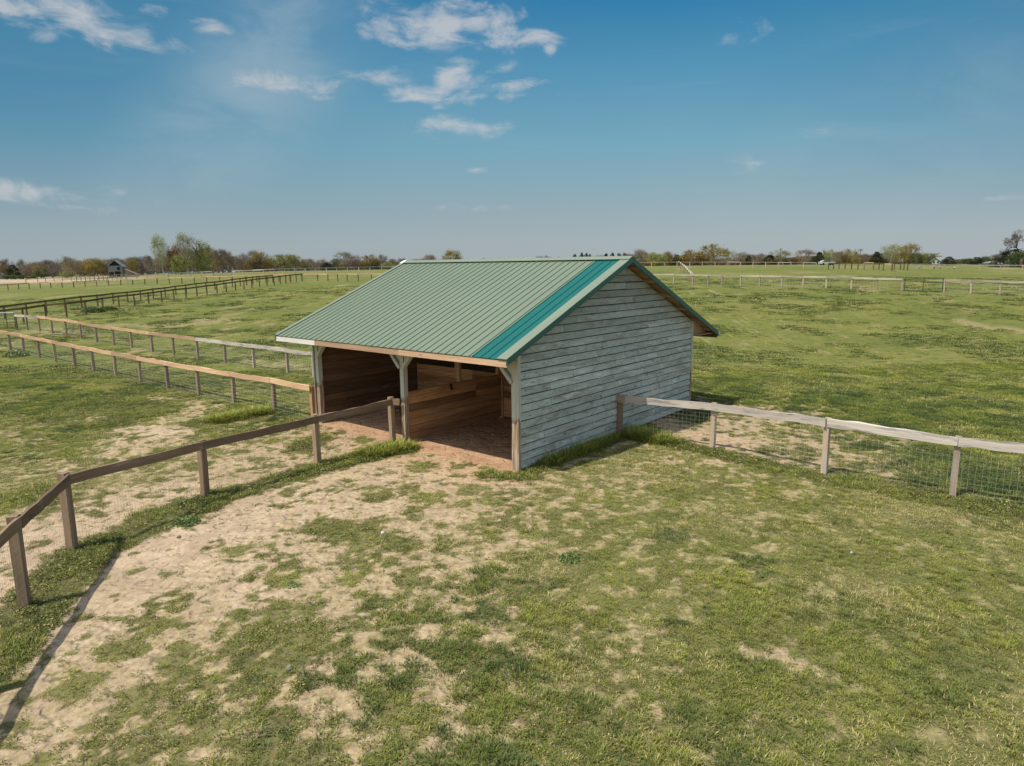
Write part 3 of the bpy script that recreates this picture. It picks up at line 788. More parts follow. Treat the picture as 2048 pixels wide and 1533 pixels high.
def leafy(name, n, rad, h, ls):
    """low clover-like cushion: many small leaf faces"""
    rg = np.random.default_rng(sum(map(ord, name)))
    v, f, hh, bl = [], [], [], []
    for i in range(n):
        a = rg.random() * 2 * pi; r = rad * math.sqrt(rg.random())
        c = Vector((r * math.cos(a), r * math.sin(a), h * (.25 + .75 * rg.random()) * (1 - .6 * (r / rad) ** 2)))
        nrm_ = Vector((rg.normal(0, .5), rg.normal(0, .5), 1)).normalized(); x = nrm_.orthogonal().normalized()
        x = Matrix.Rotation(rg.random() * 6.28, 3, nrm_) @ x; y = nrm_.cross(x); s_ = ls * (.6 + .7 * rg.random())
        k = len(v); v += [c - x * s_, c - y * s_ * .6, c + x * s_, c + y * s_ * .6]; f.append((k, k + 1, k + 2, k + 3))
        hh += [.12 + .36 * c.z / h] * 4; bl.append(rg.random())
    me = bpy.data.meshes.new(name); me.from_pydata([tuple(q) for q in v], [], f)
    a = me.attributes.new('h', 'FLOAT', 'POINT'); a.data.foreach_set('value', hh)
    a = me.attributes.new('bl', 'FLOAT', 'FACE'); a.data.foreach_set('value', bl)
    me.materials.append(GM); return bpy.data.objects.new(name, me)

def proto_col(name, objs):
    c = bpy.data.collections.new(name)
    for o in objs: c.objects.link(o)
    return c
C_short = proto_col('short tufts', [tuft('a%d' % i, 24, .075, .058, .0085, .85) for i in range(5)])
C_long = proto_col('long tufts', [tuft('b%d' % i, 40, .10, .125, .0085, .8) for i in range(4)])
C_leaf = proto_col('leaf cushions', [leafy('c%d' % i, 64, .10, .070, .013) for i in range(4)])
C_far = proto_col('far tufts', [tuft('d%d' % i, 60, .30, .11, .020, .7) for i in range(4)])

def scatter(name, pts, rot, scl, tint, dry, colln, label, kind='stuff'):
    n = len(pts)
    me = bpy.data.meshes.new(name); me.vertices.add(n); me.vertices.foreach_set('co', pts.ravel())
    for nm, d in (('rz', rot), ('sc', scl), ('tint', tint), ('dry', dry)):
        a = me.attributes.new(nm, 'FLOAT', 'POINT'); a.data.foreach_set('value', d.astype(np.float32))
    o = bpy.data.objects.new(name, me); COL.objects.link(o)
    ng = bpy.data.node_groups.new(name, 'GeometryNodeTree')
    ng.interface.new_socket('Geometry', in_out='INPUT', socket_type='NodeSocketGeometry')
    ng.interface.new_socket('Geometry', in_out='OUTPUT', socket_type='NodeSocketGeometry')
    N = ng.nodes; L = ng.links
    gi = N.new('NodeGroupInput'); go = N.new('NodeGroupOutput')
    m2p = N.new('GeometryNodeMeshToPoints')
    ci = N.new('GeometryNodeCollectionInfo'); ci.inputs[0].default_value = colln
    ci.inputs['Separate Children'].default_value = True; ci.inputs['Reset Children'].default_value = True
    iop = N.new('GeometryNodeInstanceOnPoints'); iop.inputs['Pick Instance'].default_value = True
    def na(nm):
        q = N.new('GeometryNodeInputNamedAttribute'); q.data_type = 'FLOAT'; q.inputs[0].default_value = nm; return q.outputs[0]
    cx = N.new('ShaderNodeCombineXYZ'); L.new(na('rz'), cx.inputs[2])
    L.new(gi.outputs[0], m2p.inputs[0]); L.new(m2p.outputs[0], iop.inputs['Points']); L.new(ci.outputs[0], iop.inputs['Instance'])
    e2r = N.new('FunctionNodeEulerToRotation'); L.new(cx.outputs[0], e2r.inputs[0]); L.new(e2r.outputs[0], iop.inputs['Rotation'])
    L.new(na('sc'), iop.inputs['Scale']); L.new(iop.outputs[0], go.inputs[0])
    md = o.modifiers.new('scatter', 'NODES'); md.node_group = ng
    tag(o, label, None, None, kind); return o

def jgrid(y0, y1, step, wmul=.84, extra=1.5):
    xs_ = np.arange(-y1 * wmul - extra, y1 * wmul + extra, step); ys_ = np.arange(y0, y1, step)
    x, y = np.meshgrid(xs_, ys_); x = x.ravel() + RNG.uniform(-.5, .5, x.size) * step; y = y.ravel() + RNG.uniform(-.5, .5, y.size) * step
    k = np.abs(x) < y * wmul + extra
    return x[k], y[k]
def place(x, y): return np.stack([x, y, gz(x, y)], -1)
U = lambda n, a=0., b_=1.: RNG.uniform(a, b_, n)

# short pasture grass near
x, y = jgrid(4.6, 27.5, .076)
cv, tn, hg, fw, ls_, ms_, ins_ = (samp(A, x, y) for A in (RC, RT, RH, _f, RLU, RM, _ins))
keep = (U(len(x)) < np.clip(cv * .92, 0, 1) + .10 * fw) & (ins_ < .5) & (U(len(x)) > ls_ * .8) & (U(len(x)) > ms_ * .85)
x, y, cv, tn, hg, fw = (a[keep] for a in (x, y, cv, tn, hg, fw))
far_n = sstep(14, 24, y)
dry = np.clip(.27 + (fbm(x, y, 1.3, 3, 61) - .5) * 1.3 - .30 * tn + .22 * (1 - cv) + .02 * sstep(.2, .8, fw), 0, 1)
big = (hg > .62) & (U(len(x)) < .42)
sm_ = ~big
scatter('grass', place(x[sm_], y[sm_]), U(sm_.sum(), 0, 6.28), (.42 + .75 * hg[sm_]) * U(sm_.sum(), .65, 1.3) * (1 + .25 * far_n[sm_]), np.clip(tn[sm_] + U(sm_.sum(), -.15, .15), 0, 1), dry[sm_], C_short, 'short olive-green pasture grass of the near paddocks, thinning into sandy soil')
scatter('grass_clumps', place(x[big], y[big]), U(big.sum(), 0, 6.28), (.22 + .50 * hg[big]) * U(big.sum(), .65, 1.25) * (1 + .15 * far_n[big]), np.clip(tn[big] + .05 + U(big.sum(), -.15, .15), 0, 1), dry[big] * .35, C_long, 'coarse darker green grass clumps standing out of the short turf')
# leafy clover and moss cushions
x, y = jgrid(4.6, 26, .082)
ls_, ms_, ins_ = (samp(A, x, y) for A in (RLU, RM, _ins))
keep = (U(len(x)) < np.maximum(ls_ * .8, ms_ * .95)) & (ins_ < .5)
x, y, ls_, ms_ = (a[keep] for a in (x, y, ls_, ms_))
vv_ = vnoise(x, y, .45, 85); isl = ls_ > ms_
scatter('clover', place(x, y), U(len(x), 0, 6.28), np.where(isl, (.35 + 1.0 * vv_ * ls_), .42 + .3 * vv_) * U(len(x), .7, 1.25), np.clip(np.where(isl, .10 + .5 * vnoise(x, y, .8, 87), .12) + U(len(x), -.22, .22), 0, 1), U(len(x), 0, .35), C_leaf, 'leafy clover and moss cushions on the worn soil and along the foot of the near fences')
x, y = jgrid(4.6, 24, .15)
ls_, ins_ = (samp(A, x, y) for A in (RLU, _ins)); vv_ = vnoise(x, y, .6, 88)
keep = (U(len(x)) < ls_ * sstep(.35, .65, vv_)) & (ins_ < .5)
x, y, vv_ = x[keep], y[keep], vv_[keep]
scatter('fence_line_grass', place(x, y), U(len(x), 0, 6.28), (.5 + .7 * vv_) * U(len(x), .7, 1.2), np.clip(.35 + U(len(x), -.3, .3), 0, 1), U(len(x), 0, .3), C_long, 'longer grass growing through the clover strip under the near fences')
# tall unmown grass against the gable wall and fence end
tl = G((1085, 928), (1160, 900), (1240, 862), (1265, 872), (1330, 884)); tl2 = G((1265, 868), (1300, 878))
x, y = jgrid(8, 22, .07)
d1 = np.minimum(segdist(x, y, tl) / .30, segdist(x, y, tl2) / .42)
sh = segdist(x, y, G((740, 912), (812, 896))) / .30
d1 = np.minimum(d1, sh * 1.1); d1 = np.minimum(d1, segdist(x, y, G((440, 842), (520, 828))) / .35)
uu, vv = shed_uv(x, y)
keep = (U(len(x)) < np.clip(1.15 - d1, 0, 1)) & ~((uu > -.03) & (vv > -.1) & (vv < 8.1) & (uu < 7.3))
x, y, d1 = x[keep], y[keep], d1[keep]
scatter('tall_grass', place(x, y), U(len(x), 0, 6.28), (3.0 - 1.3 * d1) * U(len(x), .5, 1.1), np.clip(.22 + U(len(x), -.25, .3), 0, 1), U(len(x), 0, .15), C_long, 'tall fresh green grass left unmown at the foot of the gable wall and fence ends')
# farther pasture
xa, ya = jgrid(26, 48, .36, .84); xb, yb = jgrid(48, 85, .75, .84)
x = np.concatenate([xa, xb]); y = np.concatenate([ya, yb])
cv, ls_, rd_, cp_, tn, ins_ = maps(x, y)
cn = fbm(x, y, 2.0, 3, 91)
keep = (U(len(x)) < np.clip((cv - .1) * (.35 + 1.2 * sstep(.45, .62, cn)), 0, 1)) & (ins_ < .5)
x, y, cv, ls_, cn = x[keep], y[keep], cv[keep], ls_[keep], cn[keep]
scatter('pasture_grass', place(x, y), U(len(x), 0, 6.28), (.50 + .45 * sstep(.45, .65, cn) + .3 * ls_) * np.where(y > 48, 1.5, 1.) * U(len(x), .7, 1.2),
        np.clip(.15 + .75 * sstep(.47, .66, cn) + U(len(x), -.2, .2), 0, 1), U(len(x), .0, .30), C_far, 'tufted green grass of the wider pasture behind the shed')

# straw in the open stall
sm = MB()
for i in range(420):
    u_ = random.uniform(.25, 3.3); v_ = random.uniform(.7, 3.5)
    if fbm(np.array([u_]), np.array([v_]), .9, 2, 5)[0] < .46: continue
    px_ = SHED_O[0] - math.cos(YAW) * u_ + math.sin(YAW) * v_; py_ = SHED_O[1] + math.sin(YAW) * u_ + math.cos(YAW) * v_
    a = random.random() * 6.28; L = random.uniform(.10, .30); z = float(gz(px_, py_)) + .012
    dx, dy = math.cos(a) * L, math.sin(a) * L
    sm.face([(px_ - dy * .025, py_ + dx * .025, z), (px_ + dy * .025, py_ - dx * .025, z), (px_ + dx + dy * .025, py_ + dy - dx * .025, z + .012), (px_ + dx - dy * .025, py_ + dy + dx * .025, z + .012)])
tag(sm.build('straw', plain('straw', (.62, .47, .28), .8)), 'loose straw trodden into the dirt floor of the right stall', kind='stuff')

# ------------------------------------------------------------------ the shed (run-in shelter), local frame: X right, Y back
shed = empty('shelter', (SHED_O[0], SHED_O[1], 0), -YAW, label='open-fronted wooden horse shelter with sage green metal roof and peeling blue-grey clapboards', category='shelter')
W_, D_, YR, ZR, SL = 7.2, 8.05, 4.02, 4.395, .4175
OF, OR_, OL, OS = .66, 1.27, .76, .29
def ztop(y): return ZR - SL * abs(y - YR)          # metal surface
def zund(y): return ztop(y) - .10
TH = math.atan(SL); cT, sT = math.cos(TH), math.sin(TH)

def slope_sheet(x0, x1, ya, yb, lift, thick, mb, mi=0, ribs=None, ribmi=1):
    """sheet lying on the roof plane between ya (low) and yb (high)"""
    s = 1 if yb > ya else -1
    def P(x, y, d): return Vector((x, y - s * sT * d, ztop(y) + cT * d))
    a, b2 = (x0, x1)
    q = [P(a, ya, lift), P(b2, ya, lift), P(b2, yb, lift), P(a, yb, lift)]
    r = [P(a, ya, lift - thick), P(b2, ya, lift - thick), P(b2, yb, lift - thick), P(a, yb, lift - thick)]
    if s < 0: q = q[::-1]; r = r[::-1]
    mb.face(q, None, .5, mi); mb.face(r[::-1], None, .5, mi)
    for k in range(4): mb.face([r[k], r[(k + 1) % 4], q[(k + 1) % 4], q[k]], None, .5, mi)
    if ribs:
        for x in ribs:
            wb, wt, hh = .020, .008, .017
            A = [P(x - wb, ya, lift), P(x - wt, ya, lift + hh), P(x + wt, ya, lift + hh), P(x + wb, ya, lift)]
            B = [P(x - wb, yb, lift), P(x - wt, yb, lift + hh), P(x + wt, yb, lift + hh), P(x + wb, yb, lift)]
            for k in range(3):
                f = [A[k], A[k + 1], B[k + 1], B[k]]
                if s > 0: f = f[::-1]
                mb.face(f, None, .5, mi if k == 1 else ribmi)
            mb.face(A, None, .5, ribmi)
ribx = [-7.96 + .10 + .2235 * k for k in range(60)]
XS, XT = -.625, .045
for (ya, yb, nm) in ((-OF, YR, 'front'), (D_ + OR_, YR, 'rear')):
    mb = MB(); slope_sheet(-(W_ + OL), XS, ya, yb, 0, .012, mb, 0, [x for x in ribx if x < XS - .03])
    o = mb.build('roof_panel', [M['sage'], M['sage_rib_shade']], shed); o['label'] = 'sage green ribbed roof metal on the %s slope' % nm
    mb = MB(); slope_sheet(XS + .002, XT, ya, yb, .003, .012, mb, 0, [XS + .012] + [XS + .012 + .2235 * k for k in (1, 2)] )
    o = mb.build('roof_panel', [M['teal'], M['teal_rib_shade']], shed); o['label'] = 'bright teal strip of newer roof metal on the %s slope' % nm
    mb = MB(); slope_sheet(XT + .002, OS + .012, ya - (.01 if ya < YR else -.01), yb, .026, .012, mb)
    mb.build('rake_flashing', M['sage_lt'], shed)
    mb = MB(); slope_sheet(-(W_ + OL) - .012, -(W_ + OL) + .13, ya, yb, .027, .012, mb)
    mb.build('rake_flashing', M['sage_lt'], shed)
    # dark green rake boards
    for x in (OS, -(W_ + OL)):
        mb = MB(); s = 1 if yb > ya else -1
        xx0, xx1 = (x - .022, x + .016) if x > 0 else (x - .016, x + .022)
        P = lambda y, d: Vector((xx0, y, ztop(y) + .022 - d))
        mb.prism([P(ya, 0.), P(ya, .13), P(yb, .13), P(yb, 0.)], (xx1 - xx0, 0, 0))
        mb.build('rake_board', M['rake'], shed)
    # roof deck
    mb = MB(); s = 1 if yb > ya else -1
    n = 24; y = ya + s * .03
    for k in range(n):
        y0 = ya + s * .03 + (yb - ya - s * .03) * k / n; y1 = ya + s * .03 + (yb - ya - s * .03) * (k + 1) / n - s * .006
        p0 = Vector((-(W_ + OL) + .03, (y0 + y1) / 2, ztop((y0 + y1) / 2) - .028)); p1 = Vector((OS - .025, p0.y, p0.z))
        mb.beam(p0, p1, abs(y1 - y0) / cT, .022, up=(0, -s * sT, cT))
    mb.build('roof_deck', M['soffit'], shed)
mb = MB()
mb.prism([Vector((-(W_ + OL) - .012, YR - .17, ZR - SL * .17 + .046)), Vector((-(W_ + OL) - .012, YR, ZR + .052)), Vector((-(W_ + OL) - .012, YR + .17, ZR - SL * .17 + .046)), Vector((-(W_ + OL) - .012, YR, ZR + .040))], (W_ + OL + OS + .024, 0, 0))
mb.build('ridge_cap', M['sage_lt'], shed)
mb = MB(); mb.prism([Vector((-(W_ + OL) - .02, YR - .2, ZR - SL * .2 + .055)), Vector((-(W_ + OL) - .02, YR, ZR + .062)), Vector((-(W_ + OL) - .02, YR, ZR + .048)), Vector((-(W_ + OL) - .02, YR - .2, ZR - SL * .2 + .041))], (.14, 0, 0))
mb.build('flashing_end', M['bright'], shed); mb = MB()
mb.prism([Vector((OS - .03, D_ + OR_ - .015, ztop(D_ + OR_) + .02)), Vector((OS - .03, D_ + OR_ + .03, ztop(D_ + OR_) + .005)), Vector((OS - .03, D_ + OR_ + .03, ztop(D_ + OR_) - .035)), Vector((OS - .03, D_ + OR_ - .015, ztop(D_ + OR_) - .03))], (.055, 0, 0))
mb.build('flashing_end', M['bright'], shed)  # whitened to paint the reflection on the rear eave's end cap
# fascia boards
zf = ztop(-OF) - .085
for x0, x1, mm in ((-(W_ + OL), -6.15, 'fascia_old'), (-6.146, -2.90, 'fascia_new'), (-2.896, OS - .01, 'fascia_new')):
    mb = MB(); mb.beam((x0, -OF + .03, zf), (x1, -OF + .03, zf), .03, .125, n=4, jit=.003); o = mb.build('fascia_board', M[mm], shed)
    if mm == 'fascia_old': o['label'] = 'weathered white fascia board at the left end'
mb = MB(); mb.beam((-(W_ + OL), D_ + OR_ - .03, ztop(D_ + OR_) - .09), (OS - .03, D_ + OR_ - .03, ztop(D_ + OR_) - .09), .03, .13); mb.build('fascia_board', M['post_dark'], shed)
# lookouts under the rakes (purlin ends) and rafters
mb = MB()
for y in (1.0, 1.95, 2.9, 3.72, 4.35, 5.2, 6.15, 7.1, 8.0, 8.8):
    z = ztop(y) - .085
    mb.beam((-(W_ + OL) + .03, y, z), (OS - .03, y, z), .045, .085, up=(0, (1 if y > YR else -1) * sT, cT))
mb.build('purlins', M['soffit'], shed)
mb = MB()
for k in range(1, 12):
    x = -.6 * k
    for ya, yb in ((-.5, YR), (D_ + .4, YR)):
        mb.beam((x, ya, ztop(ya) - .20), (x, yb, ztop(yb) - .20), .04, .13)
mb.build('rafters', M['int'], shed)
# boxed rear eave
mb = MB()
for x0 in (-.005, -W_ - .02):
    y0, y1 = D_ + .03, D_ + OR_ - .05
    mb.prism([Vector((x0, y0, 2.20)), Vector((x0, y1, 2.20)), Vector((x0, y1, ztop(y1) - .045)), Vector((x0, y0, ztop(y0) - .045))], (.022, 0, 0))
mb.beam((-W_ - .5, D_ + OR_ / 2, 2.19), (OS - .07, D_ + OR_ / 2, 2.19), OR_ - .1, .02)
mb.build('eave_box', M['soffit'], shed)

# clapboard gable walls
def gable_wall(x, out, name, ripple=True):
    """out = +1 right wall (faces +X), -1 left wall"""
    mb = MB(); e = .172; z = .04; j = 0
    while z < ZR - .22:
        zt = min(z + e + .02, ZR - .12)
        def yr(zz):
            lo, hi = 0.03, D_ - .03
            dz = (ZR - .125 - zz) / SL
            return max(lo, YR - dz), min(hi, YR + dz)
        b0, b1 = yr(z); t0, t1 = yr(zt)
        if b1 - b0 < .1: break
        cuts = [b0]; yy = b0 + random.uniform(.8, 3.6)
        while yy < b1 - .7: cuts.append(yy); yy += random.uniform(1.8, 4.2)
        cuts.append(b1)
        for k in range(len(cuts) - 1):
            ya, yb = cuts[k], cuts[k + 1]
            ta = t0 if k == 0 else ya; tb = t1 if k == len(cuts) - 2 else yb
            g = .005; ya += g; yb -= g; ta += g; tb -= g
            n = max(1, int((yb - ya) / .45)); r = .06 + .94 * random.random(); ou, ov = random.random() * 40, random.random() * 40
            dzj = random.uniform(-.006, .006)
            wob = [random.uniform(-.0045, .0045) for _ in range(n + 1)]; wz = [random.uniform(-.006, .006) + dzj for _ in range(n + 1)]
            for q in range(n):
                f0, f1 = q / n, (q + 1) / n
                A0 = ya + (yb - ya) * f0; A1 = ya + (yb - ya) * f1; T0 = ta + (tb - ta) * f0; T1 = ta + (tb - ta) * f1
                xo0 = x + out * (.034 + wob[q]); xo1 = x + out * (.034 + wob[q + 1]); xi = x + out * .008
                P = [Vector((xo0, A0, z + wz[q])), Vector((xo1, A1, z + wz[q + 1])), Vector((xi, T1, zt)), Vector((xi, T0, zt))]
                uvs = [(ou + A0, ov), (ou + A1, ov), (ou + A1, ov + e), (ou + A0, ov + e)]
                mb.face(P if out > 0 else P[::-1], uvs if out > 0 else uvs[::-1], r)
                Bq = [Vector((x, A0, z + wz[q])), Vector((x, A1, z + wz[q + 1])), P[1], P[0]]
                mb.face(Bq if out > 0 else Bq[::-1], [(ou, ov)] * 4, 0)  # drip-edge underside takes the same painted shade
                # dark strip painting the lap shadow under the next board's drip edge
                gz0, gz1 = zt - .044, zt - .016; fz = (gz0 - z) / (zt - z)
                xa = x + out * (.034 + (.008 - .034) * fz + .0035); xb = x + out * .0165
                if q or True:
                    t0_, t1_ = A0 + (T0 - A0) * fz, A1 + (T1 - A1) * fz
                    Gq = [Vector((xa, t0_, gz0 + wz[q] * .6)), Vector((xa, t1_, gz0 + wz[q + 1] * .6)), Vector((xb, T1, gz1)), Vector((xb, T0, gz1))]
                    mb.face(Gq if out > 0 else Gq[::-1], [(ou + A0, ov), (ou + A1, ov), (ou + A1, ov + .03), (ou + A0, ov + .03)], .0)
            for (yy_, tt_) in ((ya, ta), (yb, tb)):
                mb.face([Vector((x, yy_, z)), Vector((x + out * .034, yy_, z)), Vector((x + out * .008, tt_, zt)), Vector((x, tt_, zt))], [(ou, ov)] * 4, .3)
        z += e; j += 1
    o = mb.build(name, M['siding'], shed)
    mb = MB()   # sheathing core
    xx = x - out * .0225
    mb.prism([Vector((xx, .02, .02)), Vector((xx, D_ - .02, .02)), Vector((xx, D_ - .02, zund(D_) - .03)), Vector((xx, YR, ZR - .14)), Vector((xx, .02, zund(0) - .03))], (out * .02, 0, 0))
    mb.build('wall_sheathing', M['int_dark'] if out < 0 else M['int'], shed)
    return o
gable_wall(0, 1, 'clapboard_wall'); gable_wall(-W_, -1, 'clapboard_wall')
# corner boards
for x, y, out in ((.0, -.012, 1), (.0, D_ - .045, 1), (-W_, -.012, -1), (-W_, D_ - .045, -1)):
    mb = MB(); zt = zund(max(0, y)) - .02
    mb.beam((x + out * .022, y + .035, .0), (x + out * .022, y + .035, zt), .04, .08, up=(0, 1, 0)); mb.build('corner_board', M['trim'], shed)
# posts: front three, rear three
def post(x, y, wx, wy, zt, m_='trim'):
    mb = MB(); mb.beam((x, y, -.05), (x, y, zt), wx, wy, up=(0, 1, 0), n=8, jit=.003); return mb.build('post', M[m_], shed)
PXS = (-W_ + .09, -3.6, -.095)
for x in PXS:
    post(x, .085, .155 if x > -1 else .125, .13, 2.32); post(x, D_ - .10, .15, .15, 2.45, 'int')
for x in (-3.6,): post(x, 3.67, .12, .12, ztop(3.6) - .2, 'int')
mb = MB(); mb.beam((-W_ + .01, .085, 2.40), (-.02, .085, 2.40), .10, .17); mb.build('header_beam', M['trim'], shed)
mb = MB(); mb.beam((-W_ + .01, D_ - .10, 2.48), (-.02, D_ - .10, 2.48), .10, .10); mb.build('header_beam', M['int'], shed)
for x, ds in ((PXS[0], (1,)), (PXS[1], (-1, 1)), (PXS[2], (-1,))):
    for dd in ds:
        mb = MB(); mb.beam((x + dd * .05, .03, 1.86), (x + dd * .47, .03, 2.31), .11, .075, up=(-dd * .7, 0, .7)); mb.build('brace', M['trim'], shed)
        mb = MB(); mb.prism([Vector((x + dd * .08, .045, 1.99)), Vector((x + dd * .38, .045, 2.31)), Vector((x + dd * .08, .045, 2.31))], (0, .02, 0)); mb.build('gusset', M['trim'], shed)
# board walls inside
def board_wall(name, p0, p1, z0, z1, th, m_, e=.180, gap=.008, label=None, jitz=.004):
    mb = MB(); z = z0
    p0 = Vector(p0); p1 = Vector(p1); L = (p1 - p0).length; d = (p1 - p0) / L
    while z < z1 - .05:
        h = min(e, z1 - z) - gap
        c = 0; 
        while c < L - .05:
            l = min(L - c, random.choice((L, 2.4, 3.6))); 
            if L - c - l < .4: l = L - c
            off = random.uniform(-.004, .004); nrm_ = d.cross(Vector((0, 0, 1)))
            a = p0 + d * (c + .001) + nrm_ * off + Vector((0, 0, z + h / 2 + random.uniform(-jitz, jitz) * .5)); b2 = p0 + d * (c + l - .001) + nrm_ * off + Vector((0, 0, z + h / 2 + random.uniform(-jitz, jitz) * .5))
            mb.beam(a, b2, th, h); c += l
        z += e
    o = mb.build(name, M[m_], shed)
    if label: o['label'] = label
    return o
board_wall('partition', (-3.6, .17, 0), (-3.6, 3.62, 0), .05, 1.26, .045, 'int', label='low brown board partition between the two front stalls')
board_wall('partition', (-3.6, 3.75, 0), (-3.6, D_ - .2, 0), .05, 1.26, .045, 'int')
board_wall('cross_wall', (-W_ + .06, 3.68, 0), (-3.67, 3.68, 0), .04, 1.25, .04, 'int', label='low board wall closing the back of the left stall')
board_wall('cross_wall', (-3.53, 3.68, 0), (-.06, 3.68, 0), .04, 1.25, .04, 'int', label='low board wall closing the back of the right stall')
board_wall('wall_lining', (-.045, .17, 0), (-.045, D_ - .2, 0), .04, 2.42, .03, 'int')
board_wall('wall_lining', (-W_ + .045, .17, 0), (-W_ + .045, D_ - .2, 0), .04, 2.45, .03, 'int_dark', label='dark brown board lining of the left wall')
for x, y in ((-3.6, 1.96), (-3.6, 3.5)):
    mb = MB(); mb.beam((x, y, 1.262), (x, y, ztop(y) - .24), .09, .085, up=(0, 1, 0)); mb.build('stud', M['stud'], shed)
for x in (-5.4, -1.8):
    mb = MB(); mb.beam((x, 3.68, 1.252), (x, 3.68, ZR - .4), .085, .085, up=(0, 1, 0)); mb.build('stud', M['int'], shed)
def screen(p0, p1, z0, z1, sx, sz, r, m_):
    mb = MB(); p0 = Vector(p0); p1 = Vector(p1); L = (p1 - p0).length; d = (p1 - p0) / L
    n = int(L / sx)
    for k in range(n + 1):
        q = p0 + d * L * k / n; zt = min(z1, ztop(q.y) - .2)
        mb.tube(q + Vector((0, 0, z0)), q + Vector((0, 0, zt)), r, 3)
    z = z0
    while z < z1: mb.tube(p0 + Vector((0, 0, z)), p1 + Vector((0, 0, z)), r, 3); z += sz
    return mb.build('wire_screen', M[m_], shed)
screen((-3.57, .18, 0), (-3.57, 1.91, 0), 1.27, 2.62, .05, .10, .0022, 'wire_dark')
screen((-3.57, 2.02, 0), (-3.57, 3.45, 0), 1.27, 3.2, .05, .10, .0018, 'wire_dark')
screen((-W_ + .1, 3.71, 0), (-3.68, 3.71, 0), 1.26, 3.8, .05, .10, .0018, 'wire_dark')
# small fittings
ins_o = MB(); ins_o.tube((.03, 3.95, 1.345), (.075, 3.95, 1.345), .03, 10, .022); ins_o.tube((.03, 3.95, 1.32), (.05, 3.95, 1.28), .012, 6); ins_o.build('insulator', M['insul'], shed)
mb = MB(); yl = 1.62
mb.box(-3.572, -3.555, yl - .035, yl + .035, 1.19, 1.25); mb.tube((-3.556, yl, 1.19), (-3.55, yl + .02, 1.10), .022, 8); mb.tube((-3.55, yl - .04, 1.14), (-3.55, yl + .06, 1.11), .018, 6)
mb.build('latch', M['black'], shed)

# ------------------------------------------------------------------ fences
def gp(p, dz=0.): return Vector((p[0], p[1], float(gz(p[0], p[1])) + dz))

def fence(name, label, P, h, pw=.10, pm='post_brown', rail=(.04, .14), rm='rail_brown', side=1, mesh=None, jit=.0, group=None,
          skip_rail=(), top_over=.02, rail_mats=None, cat='fence', flat=False, ext0=0., ext1=0., hide_posts=(), nseg=1, post_mats=None, lean=0.):
    """P: ground points of the posts. rails run post to post; mesh = (vertical step, horizontal step, wire radius, material)"""
    P = [gp(p) for p in P]; hs_ = h if isinstance(h, (list, tuple)) else [h] * len(P)
    root = empty(name, P[0], 0, label=label, category=cat, group=group)
    o0 = P[0].copy()
    def add(mb, nm, mt): return mb.build(nm, M[mt], root)
    tops = []
    for i, p in enumerate(P):
        a = P[max(0, i - 1)]; b2 = P[min(len(P) - 1, i + 1)]; d = (b2 - a); d.z = 0; d.normalize()
        tops.append(p + Vector((0, 0, hs_[i])))
        if i in hide_posts: continue
        mb = MB(); ln = Vector((random.uniform(-1, 1), random.uniform(-1, 1), 0)) * lean
        mb.beam(p - o0 - Vector((0, 0, .12)), tops[-1] - o0 + Vector((0, 0, top_over)) + ln, pw * random.uniform(.94, 1.06), pw, up=d, n=3 if pw > .09 else 1, jit=jit * .5)
        add(mb, 'post', (post_mats[i] if post_mats else pm))
    for i in range(len(P) - 1):
        if i in skip_rail: continue
        jz = Vector((0, 0, random.uniform(-1, 1) * jit * 1.2)); a, b2 = tops[i] + jz, tops[i + 1] + jz + Vector((0, 0, random.uniform(-1, 1) * jit)); d = (b2 - a); dn = Vector((d.x, d.y, 0)).normalized(); nrm_ = Vector((dn.y, -dn.x, 0)) * side
        mm = rail_mats[i] if rail_mats else rm
        if rail:
            off = nrm_ * (pw / 2 + rail[0] / 2 + .002) if not flat else Vector((0, 0, .03))
            e0 = dn * (-ext0 if i == 0 else .002); e1 = dn * (ext1 if i == len(P) - 2 else -.002)
            zz = Vector((0, 0, -rail[1] / 2 if not flat else rail[0] / 2))
            mb = MB()
            if flat: mb.beam(a - o0 + off + zz + e0, b2 - o0 + off + zz + e1, rail[1], rail[0], n=nseg, jit=jit, sag=.0)
            else: mb.beam(a - o0 + off + zz + e0, b2 - o0 + off + zz + e1, rail[0], rail[1], n=nseg, jit=jit, sag=random.uniform(-.006, .012) if nseg > 1 else 0)
            add(mb, 'rail', mm)
        if mesh:
            sx, sz, r, wm = mesh; mb = MB()
            offm = nrm_ * (pw / 2 + .004) * (1 if rail and not flat else 1)
            A0 = P[i] - o0 + offm; B0 = P[i + 1] - o0 + offm; L = (B0 - A0).length; n = max(2, int(L / sx))
            for k in range(n + 1):
                t = k / n; q = A0.lerp(B0, t); hh = hs_[i] * (1 - t) + hs_[i + 1] * t - .05
                gx = q + o0; zb = float(gz(gx.x, gx.y)) - o0.z
                wv = Vector((random.uniform(-1, 1), random.uniform(-1, 1), 0)) * .006
                mb.tube(Vector((q.x, q.y, zb + .02)) + wv, q + Vector((0, 0, hh)), r, 3)
            m_ = int((min(hs_) - .05) / sz)
            for z in range(m_ + 1):
                zz = .03 + z * sz; pr = None
                for k in range(7):
                    t = k / 6; q = A0.lerp(B0, t); gx = q + o0; zb = float(gz(gx.x, gx.y)) - o0.z; zl = q.z
                    f = zz / hs_[i]; c_ = Vector((q.x, q.y, (zb * (1 - f) + zl * f) + zz + random.uniform(-.006, .006)))
                    if pr is not None: mb.tube(pr, c_, r, 3)
                    pr = c_
            add(mb, 'wire_mesh', wm)
    return root

V2 = lambda px, py, h=0: hit(px, py, h)
def S(u, v, z=0.):
    return Vector((SHED_O[0] - math.cos(YAW) * u + math.sin(YAW) * v, SHED_O[1] + math.sin(YAW) * u + math.cos(YAW) * v, z))
